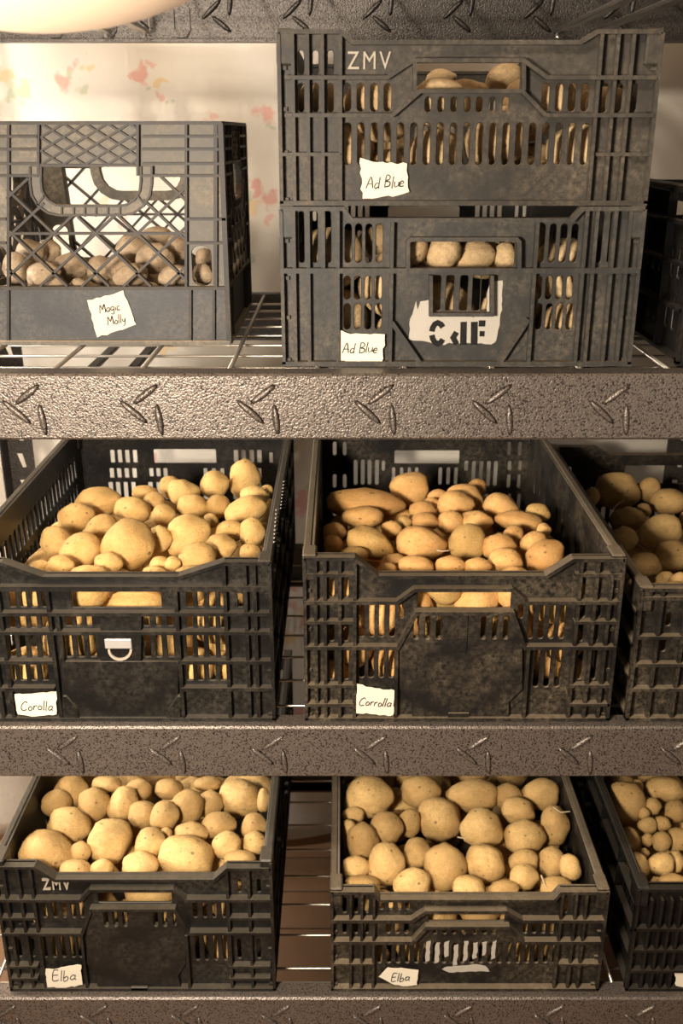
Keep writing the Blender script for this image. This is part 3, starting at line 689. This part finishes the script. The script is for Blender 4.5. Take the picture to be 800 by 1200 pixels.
# ---- three crates cut by the right edge of the photograph
def edge_crate(c, X0, X1, ytop, ybot, vs, hs, slots=(), mat=None, dip=None):
    top = [(-c.W/2+0.002, c.H-0.001), (-c.W/2+0.085, c.H-0.001), (-c.W/2+0.11, c.H-0.016), (c.W/2-0.11, c.H-0.016), (c.W/2-0.085, c.H-0.001), (c.W/2-0.002, c.H-0.001)]
    holes = [rrect(-0.055, c.H-0.07, 0.055, c.H-0.036, 0.003, 2)]
    for xs, a, b_ in slots: holes += c.slots(xs, 6, a, b_)
    for k in range(12):
        u = -0.09 + 0.0163*k; holes.append(rrect(u, 0.03, u+0.008, 0.075, 0.003, 2))
    c.build_walls(top, holes, side_rows=[(0.03,0.07,0.010,0.026),(0.09,0.125,0.010,0.026)], side_holes=[(0.07, c.H-0.042, 0.12, c.H-0.02)]); c.edges()
    for x in vs: c.vrib(x, ytop, ybot, 0.004)
    for y in hs: c.hrib(y, X0, X1, 0.0045)
    for k in range(5): box('rib', c.W/2-0.09+0.017*k, 0.0, 0.004, c.W/2-0.086+0.017*k, 0.0108, c.H-0.004, c.mat, c.front)
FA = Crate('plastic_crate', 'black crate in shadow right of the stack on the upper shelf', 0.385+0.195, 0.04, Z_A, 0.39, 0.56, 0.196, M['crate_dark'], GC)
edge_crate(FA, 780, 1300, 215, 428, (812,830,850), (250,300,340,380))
FB = Crate('plastic_crate', 'scuffed black crate at the right end of the middle shelf', 0.366+0.195, 0.012, Z_B, 0.39, 0.60, 0.190, M['crate_dirty'], GC)
edge_crate(FB, 740, 1300, 692, 846, (768,797,820,845), (702,748,780,809), [((786,), 722, 738), ((780,), 752, 768)])
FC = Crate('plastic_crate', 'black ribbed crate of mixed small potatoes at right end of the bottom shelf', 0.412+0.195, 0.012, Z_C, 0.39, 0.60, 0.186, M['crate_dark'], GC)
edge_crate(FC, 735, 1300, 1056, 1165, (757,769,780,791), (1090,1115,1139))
FC.tag([(791,1141),(806,1140),(830,1142),(830,1158),(805,1160),(792,1157)], [], 21, 0, 'cream paper tag cut by the frame edge', y=0.002)

# ---- lattice milk crate
MK = Crate('milk_crate', 'dusty grey-brown lattice milk crate on the upper shelf', -0.2975, 0.157, Z_A, 0.318, 0.312, 0.263, M['crate_milk'])
MK.inset = 0.008
def milk_face(parent_name, tr):
    """one face of the crate in local x, z; tr places it"""
    t = 0.003; c = MK; H, W = c.H, c.W
    p = lambda x, y: c.pt(x, y, False)
    win = [p(48,206), p(48,194), p(162,194), p(162,206), p(219,206), p(219,337), p(7,337), p(7,206)]
    win = [(max(-W/2+0.02, min(W/2-0.02, u)), w) for u, w in win]
    slot_r = rrect(*c.rect(224, 289, 247, 336), 0.010, 4); slot_l = [(-u, w) for u, w in slot_r][::-1]
    me = panel_mesh(parent_name, [(-W/2+0.003, 0.002), (W/2-0.003, 0.002), (W/2-0.003, H-0.002), (-W/2+0.003, H-0.002)], [win, slot_r, slot_l], t)
    me.transform(Matrix.Translation((0, c.inset, 0)))
    me.transform(tr); wall = link(parent_name, me, c.mat, c.o)
    def add(name, bm):
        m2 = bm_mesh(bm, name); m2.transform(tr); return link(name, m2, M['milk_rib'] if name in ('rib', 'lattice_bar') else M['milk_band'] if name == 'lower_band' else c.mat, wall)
    def rib(pts, w, y0=0.0, y1=c.inset+0.001):
        bm = bmesh.new(); strip_bm(bm, [c.pt(*q) for q in pts], w, y0+tick(), y1); add('rib', bm)
    bm = bmesh.new(); box_bm(bm, -W/2+0.004, c.inset-0.0012, 0.005, W/2-0.004, c.inset+0.0005, p(100,340)[1]); add('lower_band', bm)
    # handle ring
    path = [(41,195),(41,214)] + [(71-30*math.cos(R(a)), 216+31*math.sin(R(a))) for a in (20,45,70)] + [(72,247),(141,247)] + [(141+30*math.sin(R(a)), 216+31*math.cos(R(a))) for a in (20,45,70)] + [(171,214),(171,195)]
    bm = bmesh.new(); strip_bm(bm, [p(*q) for q in path], 0.0135, 0.004, 0.011); add('handle_ring', bm)
    for off, w in ((-6.5, 0.0025), (6.5, 0.0025)):
        cx, cy = 106, 200; pts = []
        for q in path:
            v = Vector((q[0]-cx, q[1]-cy)); k = 1 + off/ max(30, v.length); pts.append((cx+v.x*k, cy+v.y*k if q[1] > 196 else q[1]))
        bm = bmesh.new(); strip_bm(bm, [p(*q) for q in pts], w, 0.0, 0.008); add('rib', bm)
    for x in (72,86,99,112,126,140): rib([(x,241),(x,254)], 0.0022)
    for (a, b_) in (((52,229),(43,240)),((160,229),(169,240))): rib([a, b_], 0.0022)
    # lattice bars, cut away round the handle
    def free(x, y): return 7 < x < 219 and 206 < y < 337 and not (34 < x < 178 and y < 232) and not ((x-106)/74)**2 + max(0, (y-206)/49)**2*1.0 < 0.98
    for sl in (0.95, -0.95):
        for k in range(-6, 7):
            x0 = 111 + 49*k; run = []
            for s_ in range(-75, 76):
                y = 274 + s_; x = x0 + s_/sl
                if free(x, y): run.append((x, y))
                else:
                    if len(run) > 8:
                        bm = bmesh.new(); strip_bm(bm, [p(*run[0]), p(*run[-1])], 0.0030, 0.0008+tick(), 0.010); add('lattice_bar', bm)
                    run = []
            if len(run) > 8:
                bm = bmesh.new(); strip_bm(bm, [p(*run[0]), p(*run[-1])], 0.0030, 0.0008+tick(), 0.010); add('lattice_bar', bm)
    rib([(7,274),(219,274)], 0.003, 0.0012, 0.010)
    # upper band: ribbed plates and the diamond grip
    for y in (160,175,192,206):
        rib([(166,y),(270,y)], 0.003); rib([(-60,y),(44,y)], 0.003)
    rib([(-60,144),(290,144)], 0.004, -0.001); rib([(44,194),(162,194)], 0.003)
    for x in (44.5,161): rib([(x,145),(x,206)], 0.003)
    for k in range(-3, 7):
        for sl in (0.62, -0.62):
            x0 = 45 + 26*k; a = []; 
            for s_ in range(0, 51):
                x = x0 + s_/abs(sl)*1.0 if sl > 0 else x0 + (50-s_)/abs(sl); y = 144 + s_
                if 45.5 <= x <= 160: a.append((x, y))
            if len(a) > 5: rib([a[0], a[-1]], 0.0026, 0.003)
    for x in (217.5, -5 + 14): rib([(x,144),(x,338)], 0.0032)
    for y in (257, 285): rib([(219,y),(270,y)], 0.003); rib([(-60,y),(7,y)], 0.003)
    rib([(-60,338),(290,338)], 0.004, -0.0005)
    for x in (9, 222.5, 250, -24): rib([(x,339),(x,402)], 0.0032)
    for x in (252, -26): rib([(x,144),(x,337)], 0.0045, 0.002)
    bm = bmesh.new(); box_bm(bm, -W/2+0.001, -0.0005, 0.0, W/2-0.001, 0.010, 0.006, 0.001); add('rim', bm)
    for sx in (-1, 1):
        bm = bmesh.new(); x0, x1 = sorted((sx*W/2, sx*(W/2-0.006))); box_bm(bm, x0, 0.0, 0.004, x1, 0.010, H-0.002); add('rib', bm)
    return wall
I4 = Matrix.Identity(4); Dk, Wk = MK.D, MK.W
MK.front = milk_face('front_wall', I4)
MK.back = milk_face('back_wall', Matrix.Translation((0, Dk, 0)) @ Matrix.Rotation(math.pi, 4, 'Z'))
sc = Matrix.Scale((Dk-0.022)/Wk, 4, (1, 0, 0))
milk_face('side_wall', Matrix.Translation((Wk/2, Dk/2, 0)) @ Matrix.Rotation(math.pi/2, 4, 'Z') @ sc)
milk_face('side_wall', Matrix.Translation((-Wk/2, Dk/2, 0)) @ Matrix.Rotation(-math.pi/2, 4, 'Z') @ sc)
box('base', -Wk/2+0.012, 0.012, 0.0, Wk/2-0.012, Dk-0.012, 0.005, M['crate_milk'], MK.o)
MK.tag([(101,353),(122,347),(144,342),(152,364),(159,382),(135,390),(113,396),(107,374)], ['Magic', 'Molly'], 17, R(12), y=0.004, scale=0.78)

# ------------------------------------------------------------------ potatoes
def potato_mesh(kind, seed):
    bm = bmesh.new(); bmesh.ops.create_icosphere(bm, subdivisions=3, radius=1.0); rr = random.Random(seed)
    o = Vector((rr.uniform(0, 50), rr.uniform(0, 50), rr.uniform(0, 50)))
    lobes = [(Vector((rr.uniform(-1,1), rr.uniform(-1,1), rr.uniform(-1,1))).normalized(), rr.uniform(0.10, 0.20)) for _ in range(3)]
    for v in bm.verts:
        n = v.co.normalized(); k = 1 + 0.17*noise.noise(n*0.9+o) + 0.10*noise.noise(n*2.0+o) + 0.025*noise.noise(n*5+o)
        if kind == 'knobby':
            for d, a in lobes: k += a*max(0, n.dot(d)-0.55)/0.45*1.0
            k *= 0.94
        if kind == 'blocky': k *= 1 + 0.10*(1 - max(abs(n.x), abs(n.y), abs(n.z)))/0.42*0.9; 
        v.co = n*k
        if kind == 'pear': v.co.y *= 0.86 - 0.20*n.x; v.co.z *= 0.9 - 0.18*n.x
        for dpt in range(2):
            e = Vector((math.cos(seed+dpt*2.3), math.sin(seed*1.7+dpt), 0.6)).normalized(); a = n.dot(e)
            if a > 0.975: v.co *= 1 - 0.05*(a-0.975)/0.025
    me = bm_mesh(bm, 'potato'); me.polygons.foreach_set('use_smooth', [True]*len(me.polygons)); return me
KINDS = {k: [potato_mesh(k, s + 10*i) for s in range(4)] for i, k in enumerate(('round', 'knobby', 'pear', 'blocky'))}
MESHES = {}
def mesh_for(kind, i, mat):
    key = (kind, i % 4, mat)
    if key not in MESHES:
        m = KINDS[kind][i % 4].copy(); m.materials.append(M[mat]); MESHES[key] = m
    return MESHES[key]
ORD = ['first','second','third','fourth','fifth','sixth','seventh','eighth','ninth','tenth','eleventh','twelfth','thirteenth','fourteenth','fifteenth']
ROWN = {1: ['front'], 2: ['rear','front'], 3: ['rear','middle','front'], 4: ['rear','second','third','front']}

HIDDEN = []
NAME = {'pot_gold': 'golden_potato', 'pot_orange': 'orange_potato', 'pot_tan': 'tan_potato', 'pot_dusty': 'brown_potato', 'pot_beige': 'beige_potato'}
def heap(c, mat, where, plane, items, nrows=4, adj='', r_fill=0.030, fill_y=0.14, fill_depth=0.10, zmax=None, word='potato', seed=1, fill_step=0.056, back_drop=0.05):
    """items: sight x, y, half sizes, tilt, kind, colour word; plane: height of the heap's middle above the crate's foot,
    or a distance (Y) given with the item.  Each lies where its sight line meets the heap; neighbours are then eased apart."""
    rr = random.Random(seed); P = []
    ylo, yhi = c.yf+0.016, c.yf+c.D-0.016; xlo, xhi = c.xc-c.W/2+0.016, c.xc+c.W/2-0.016
    for it in items:
        x, y, rx, ry = it[:4]; ang = it[4] if len(it) > 4 else 0; kind = it[5] if len(it) > 5 and it[5] else 'round'; ad = it[6] if len(it) > 6 else ''
        d = ray(x, y)
        if len(it) > 7: t = (it[7]-CAM.y)/d.y
        else: t = (c.zb+plane-CAM.z)/d.z
        P.append(dict(x=x, y=y, rx=rx, ry=ry, ang=ang, kind=kind, ad=ad, d=d, t=t))
    def rad(p): return (p['rx']+p['ry'])/2*p['t']/F
    for _ in range(60):
        for i in range(len(P)):
            for j in range(i):
                a, b_ = P[i], P[j]; A = CAM+a['d']*a['t']; B = CAM+b_['d']*b_['t']; need = (rad(a)+rad(b_))*0.90
                dist = (A-B).length
                if dist < need:
                    f, n = (a, b_) if a['t'] > b_['t'] + 0.0005*(b_['y']-a['y']) else (b_, a)
                    s_ = (need-dist)*0.30; f['t'] += s_; n['t'] -= s_
        for p in P:
            r_ = rad(p); lo = (ylo+r_*0.9-CAM.y)/p['d'].y; hi = (yhi-r_*0.9-CAM.y)/p['d'].y
            p['t'] = max(lo, min(hi, p['t']))
            hz = (c.zb+0.004+r_*0.9-CAM.z)/p['d'].z if p['d'].z < 0 else 99
            p['t'] = min(p['t'], hz)
    objs = []
    sizes = sorted(rad(p) for p in P)
    for i, p in enumerate(P):
        r_ = rad(p); s_ = p['t']/F; pos = CAM+p['d']*p['t']; th = R(p['ang'])
        pos.x = max(xlo+p['rx']*s_*0.92, min(xhi-p['rx']*s_*0.92, pos.x))
        a1 = VR*math.cos(th) - VU*math.sin(th); a2 = VR*math.sin(th) + VU*math.cos(th); a3 = a1.cross(a2)
        m = Matrix((a1, a2, a3)).transposed().to_4x4()
        o = bpy.data.objects.new(NAME[mat], mesh_for(p['kind'], i+seed, mat)); COL.objects.link(o)
        o.matrix_world = Matrix.Translation(pos) @ m @ Matrix.Diagonal((p['rx']*s_, p['ry']*s_, (0.55*p['rx']+0.45*p['ry'])*s_*0.92, 1))
        q = sizes.index(r_)/max(1, len(sizes)-1)
        sz = 'largest' if r_ == sizes[-1] else 'big' if q > 0.72 else 'medium' if q > 0.3 else 'small'
        e = p['rx']/p['ry']; sh = {'knobby': 'knobby', 'pear': 'pear-shaped', 'blocky': 'blocky'}.get(p['kind']) or ('elongated' if e > 1.8 else 'oval' if e > 1.25 or e < 0.8 else 'round')
        p['lab'] = f"{sz} {sh} {p['ad'] or adj}"; p['o'] = o; p['pos'] = pos; p['r'] = r_; objs.append(p)
    rows = sorted(objs, key=lambda p: p['y']); n = len(rows); k = nrows
    for ri in range(k):
        row = sorted(rows[n*ri//k: n*(ri+1)//k], key=lambda p: p['x'])
        for oi, p in enumerate(row):
            p['o']['label'] = f"{p['lab']} {word}, {ORD[oi]} from left in {ROWN[k][ri]} row, {where}"
            p['o']['category'] = 'potato'; p['o']['group'] = f'potatoes in the {where}'
    # the ones seen only in the gaps and through the slots
    placed = [(p['pos'], p['r']*0.93) for p in objs]; cnt = 0; top = c.zb + (plane if zmax is None else zmax)
    def put(pos, r_, front):
        nonlocal cnt
        placed.append((pos, r_)); cnt += 1
        o = bpy.data.objects.new(NAME[mat], mesh_for(rr.choice(('round','round','pear','knobby','blocky')), cnt, mat)); COL.objects.link(o)
        e = rr.uniform(0.96, 1.16); o.location = pos; o.rotation_euler = (rr.uniform(-.5,.5), rr.uniform(-1.6,1.6), rr.uniform(-.4,.4)); o.scale = (r_*e, r_*0.96, r_*0.96)
        o['label'] = f"{adj} {word} behind the front slots, {where}" if front else f"{adj} {word} down in the gaps of the heap, {where}"
        o['category'] = 'potato'; o['group'] = f'half-hidden potatoes in the {where}'; HIDDEN.append((o, front, adj, word, where))
    for r_ in [r_fill*k for k in (1.25, 1.0, 0.85, 0.7)]:        # against the slotted front
        for _ in range(320):
            pos = Vector((rr.uniform(xlo+r_, xhi-r_), ylo+r_*1.06+rr.random()**4*max(0.0, min(fill_y, 0.12)-2*r_), rr.uniform(c.zb+0.006+r_, max(c.zb+0.0061+r_, top-r_*0.45))))
            if all((pos-q_).length >= (r_+s_)*0.93 for q_, s_ in placed): put(pos, r_, True)
    if fill_depth > 0:
        for r_ in [r_fill*k for k in (1.2, 1.0, 0.85)]:               # bedding under the heap's top layer
            for _ in range(420):
                y = rr.uniform(ylo+r_, yhi-r_); lim = top-0.034-(back_drop if y > c.yf+0.40 else 0)-r_*0.3
                pos = Vector((rr.uniform(xlo+r_, xhi-r_), y, max(c.zb+0.006+r_, rr.uniform(lim-fill_depth, lim))))
                if all((pos-q_).length >= (r_+s_)*0.93 for q_, s_ in placed): put(pos, r_, y < c.yf+0.1 and pos.z < top-0.05)
    return objs

heap(BL, 'pot_gold', 'left crate on middle shelf', 0.178, [
 (116,588,29,17,-4),(88,607,22,17,-15),(66,635,19,20),(94,645,26,20,-25),(71,664,18,13),(48,664,11,8),(155,598,22,17),(118,619,20,15,-30),(152,639,32,30,20),(126,661,17,14),
 (170,578,16,10),(180,588,13,12),(192,604,15,13),(186,632,15,16),(200,571,14,14),(216,577,18,18,0,'pear'),(252,568,18,16),(286,561,18,23),(226,593,19,15),(255,593,15,14),
 (222,628,29,25,-20),(297,582,17,13),(288,599,27,18,-30),(269,622,17,13),(259,641,20,15),(295,624,15,18),(294,648,14,12),(230,655,24,19,-20),(188,661,13,9),(180,671,14,8),(247,610,9,9),(312,575,8,7),(203,661,10,9)],
 4, 'golden', seed=1)
heap(BR, 'pot_orange', 'centre crate on middle shelf', 0.182, [
 (426,590,46,18,3,'round','greenish'),(480,574,24,20,0,'blocky','yellowish'),(424,606,26,13,0,'round','dusky'),(434,637,29,22,22,'pear'),(391,624,14,12,0,'round','dark green'),(390,638,12,12,0,'round','dark'),
 (414,650,18,10),(493,636,32,21,8,'knobby','orange'),(458,620,12,10),(487,663,22,13),(453,668,12,9),(474,612,9,8),(494,600,16,13),(498,611,17,11),(512,582,12,9),(506,591,11,8),(527,663,18,12),
 (544,584,23,18),(558,572,12,11),(534,592,23,17,0,'round','scabby'),(528,612,16,14),(558,611,20,13,-5,'knobby'),(547,636,23,23),(587,594,22,15,20),(608,610,28,12,8,'knobby'),(630,601,15,12),(601,628,13,13),
 (637,622,9,9),(584,641,20,16),(592,657,21,16,0,'round','greenish'),(625,638,17,16),(639,653,26,20,-35),(559,664,16,11)], 4, 'orange-tan', seed=2)
heap(FB, 'pot_tan', 'right crate on middle shelf', 0.145, [
 (723,575,27,23),(760,574,14,15),(784,588,24,15),(735,609,21,15),(754,598,9,9),(772,624,28,21,-15),(788,651,24,18),(730,632,16,15),(756,663,19,17),(795,684,13,14),(781,682,14,12),(693,582,9,11),(815,610,20,15),(820,575,20,12)],
 3, 'dusty tan', seed=3)
heap(CL, 'pot_tan', 'left crate on bottom shelf', 0.190, [
 (54,941,18,17),(84,928,22,18),(109,943,19,20),(125,919,18,10),(162,925,16,13),(145,943,18,21,15),(80,967,25,21,15),(168,955,18,17),(128,986,25,25,0,'blocky'),(53,998,34,25,20,'knobby'),(94,999,12,13),
 (88,1020,19,13),(119,1018,14,12),(177,988,19,18),(163,1015,21,17),(198,925,17,13),(219,945,20,21),(194,956,18,17),(246,942,15,16),(281,936,26,24),(243,918,17,9),(257,967,22,15),(223,977,20,14),
 (218,1005,34,26,8),(265,990,18,17),(299,969,16,16),(299,988,14,14),(281,1009,20,12),(194,977,8,8),(315,938,8,14)], 4, 'pale tan', seed=4)
heap(CR, 'pot_tan', 'centre crate on bottom shelf', 0.150, [
 (433,935,30,24),(492,927,23,19),(514,960,27,27),(479,964,14,17),(453,971,21,19),(424,987,19,23),(402,977,10,18),(410,955,14,10),(453,1013,23,25),(413,1017,17,14),(424,1040,23,14),(482,1036,23,20),
 (489,1000,17,18),(520,1016,25,27),(549,1041,20,15),(553,932,32,20),(565,972,26,23,30),(594,933,17,15),(607,950,20,17),(635,930,23,19),(654,968,18,23),(614,981,24,20),(568,1012,24,24),(613,1009,18,15),
 (614,1028,18,15),(646,1010,16,18),(668,1017,13,17),(590,1043,19,12),(652,1040,20,12)], 4, 'tan', seed=5)
heap(FC, 'pot_tan', 'right crate on bottom shelf', 0.140, [
 (723,942,25,27,30),(779,925,23,16),(745,922,9,9),(765,945,10,10),(754,953,7,7),(776,965,10,9),(758,967,12,10),(792,951,14,13),(775,986,11,12),(795,985,14,16),(758,984,7,8),(755,1000,6,6),(733,985,13,16),
 (746,1015,13,17),(774,1012,16,14),(792,1010,10,13),(788,1037,19,13)], 3, 'yellow-tan', r_fill=0.026, seed=6)
y0 = MK.yf
heap(MK, 'pot_dusty', 'milk crate on upper shelf', 0.06, [
 (16,314,16,19,0,'round','',y0+.08),(36,297,17,16,0,'knobby','',y0+.13),(57,295,16,14,0,'round','dark',y0+.17),(50,322,20,15,-10,'round','',y0+.05),(82,314,22,17,-20,'round','brown',y0+.09),(65,331,11,8,0,'round','',y0+.03),(92,333,10,7,0,'round','',y0+.03),
 (117,316,16,16,0,'round','',y0+.08),(140,312,15,15,0,'knobby','',y0+.06),(152,324,22,13,-20,'round','pale',y0+.04),(155,293,20,18,0,'round','pale',y0+.13),(184,278,20,12,0,'round','dark',y0+.20),(183,302,22,18,0,'knobby','',y0+.09),(209,292,16,16,0,'knobby','',y0+.13),
 (206,323,22,12,-10,'round','',y0+.05),(239,302,11,11,0,'round','',y0+.09),(238,321,13,12,0,'round','',y0+.05)], 2, 'dusty brown', r_fill=0.024, fill_y=0.31, zmax=0.075, seed=7, fill_step=0.05, back_drop=0.0)
y0 = T.yf
heap(T, 'pot_beige', 'topmost crate of the stack', 0.13, [
 (590,92,23,16,-15,'round','dark speckled',y0+.16),(517,92,19,10,0,'round','brown',y0+.30),(511,106,14,8,0,'round','pale',y0+.09),(546,104,18,9,0,'round','dark',y0+.20)],
 1, 'earthy beige', fill_y=0.12, fill_depth=0.0, zmax=0.120, seed=8, r_fill=0.028)
y0 = S.yf
heap(S, 'pot_beige', 'lower crate of the stack', 0.13, [
 (501,301,19,17,20,'round','dusty',y0+.07),(552,301,27,17,0,'blocky','pale',y0+.06),(592,301,14,17,0,'round','',y0+.06)],
 1, 'earthy beige', fill_y=0.12, fill_depth=0.0, zmax=0.140, seed=9, r_fill=0.029)

# ------------------------------------------------------------------ rounded shade hanging at the upper left
ls = thing('hanging_shade', 'pale peach rounded paper shade hanging in front of the top shelf', 'lamp shade', (-0.229, -0.262, 1.58))
bm = bmesh.new(); bmesh.ops.create_uvsphere(bm, u_segments=48, v_segments=24, radius=1.0)
bmesh.ops.delete(bm, geom=[v for v in bm.verts if v.co.z > 0.93], context='VERTS')
for v in bm.verts: v.co = Vector((v.co.x*0.222, v.co.y*0.222, v.co.z*0.166 + 0.166))
link('shade', bm_mesh(bm, 'shade'), M['shade'], ls, smooth=True)
bm = bmesh.new(); tube_bm(bm, [(0, 0, 0.30), (0, 0, 0.36)], 0.03, 16); link('cap', bm_mesh(bm, 'cap'), M['silver'], ls)
bm = bmesh.new(); tube_bm(bm, [(0, 0, 0.36), (0, 0, 1.02)], 0.003, 6); link('cord', bm_mesh(bm, 'cord'), M['ink'], ls)
structure(box('ceiling', -2.2, -2.6, 2.6, 2.2, WALL_Y+0.1, 2.65, mw))

# ------------------------------------------------------------------ leave out potatoes buried out of sight (looked for from the photograph's place and a step to either side)
bpy.context.view_layer.update(); dg = bpy.context.evaluated_depsgraph_get(); seen = {}
for dx, step in ((0.0, 5), (-0.2, 11), (0.2, 11)):
    org = CAM + Vector((dx, 0, 0)); e = 40 if dx else 0
    for py in range(2, 1200, step):
        for px in range(2-e, 800+e, step):
            d = ray(px, py) - VR*dx*0.75
            hit, loc, nrm, idx, ob, mtx = scene.ray_cast(dg, org, d.normalized())
            if hit: seen[ob.name] = seen.get(ob.name, 0) + 1
keep = {}
for t in HIDDEN:
    if t[0].name not in seen: bpy.data.objects.remove(t[0])
    else: keep.setdefault((t[1],)+t[2:], []).append(t[0])
for (front, adj, word, where), L in keep.items():                     # each one by its layer and its place in that layer
    names = ['lower', 'upper'] if front else ['front', 'middle', 'rear']
    L.sort(key=lambda o: o.location.z if front else o.location.y); n, k = len(L), len(names)
    for ri in range(k):
        for oi, o in enumerate(sorted(L[n*ri//k: n*(ri+1)//k], key=lambda o: o.location.x)):
            o['label'] = (f"{adj} {word} behind {names[ri]} front slots, {ORD[oi]} from left, {where}" if front else
                          f"{adj} {word} down in {names[ri]} gaps, {ORD[oi]} from left, {where}")
# thin roots on a few potatoes
for pts, (ox, oy) in (([(634,1026),(637,1034),(641,1044)],(639,1040)), ([(512,645),(518,646),(526,645)],(500,638)), ([(648,946),(657,952),(668,951)],(654,968)), ([(536,981),(546,983),(555,988)],(545,984)),
                      ([(714,602),(722,592),(731,586)],(723,580))):
    d0 = ray(ox, oy); hit, loc, nrm, idx, ob, mtx = scene.ray_cast(dg, CAM, d0.normalized())
    if not hit or not 'potato' in ob.name: continue
    tt = (loc-CAM).length/d0.length
    bm = bmesh.new(); tube_bm(bm, [CAM + ray(x, y)*(tt-0.004+0.002*i) for i, (x, y) in enumerate(pts)], 0.0012, 5, 0.0006)
    me = bm_mesh(bm, 'root'); me.transform(ob.matrix_world.inverted()); link('root', me, M['root'], ob)
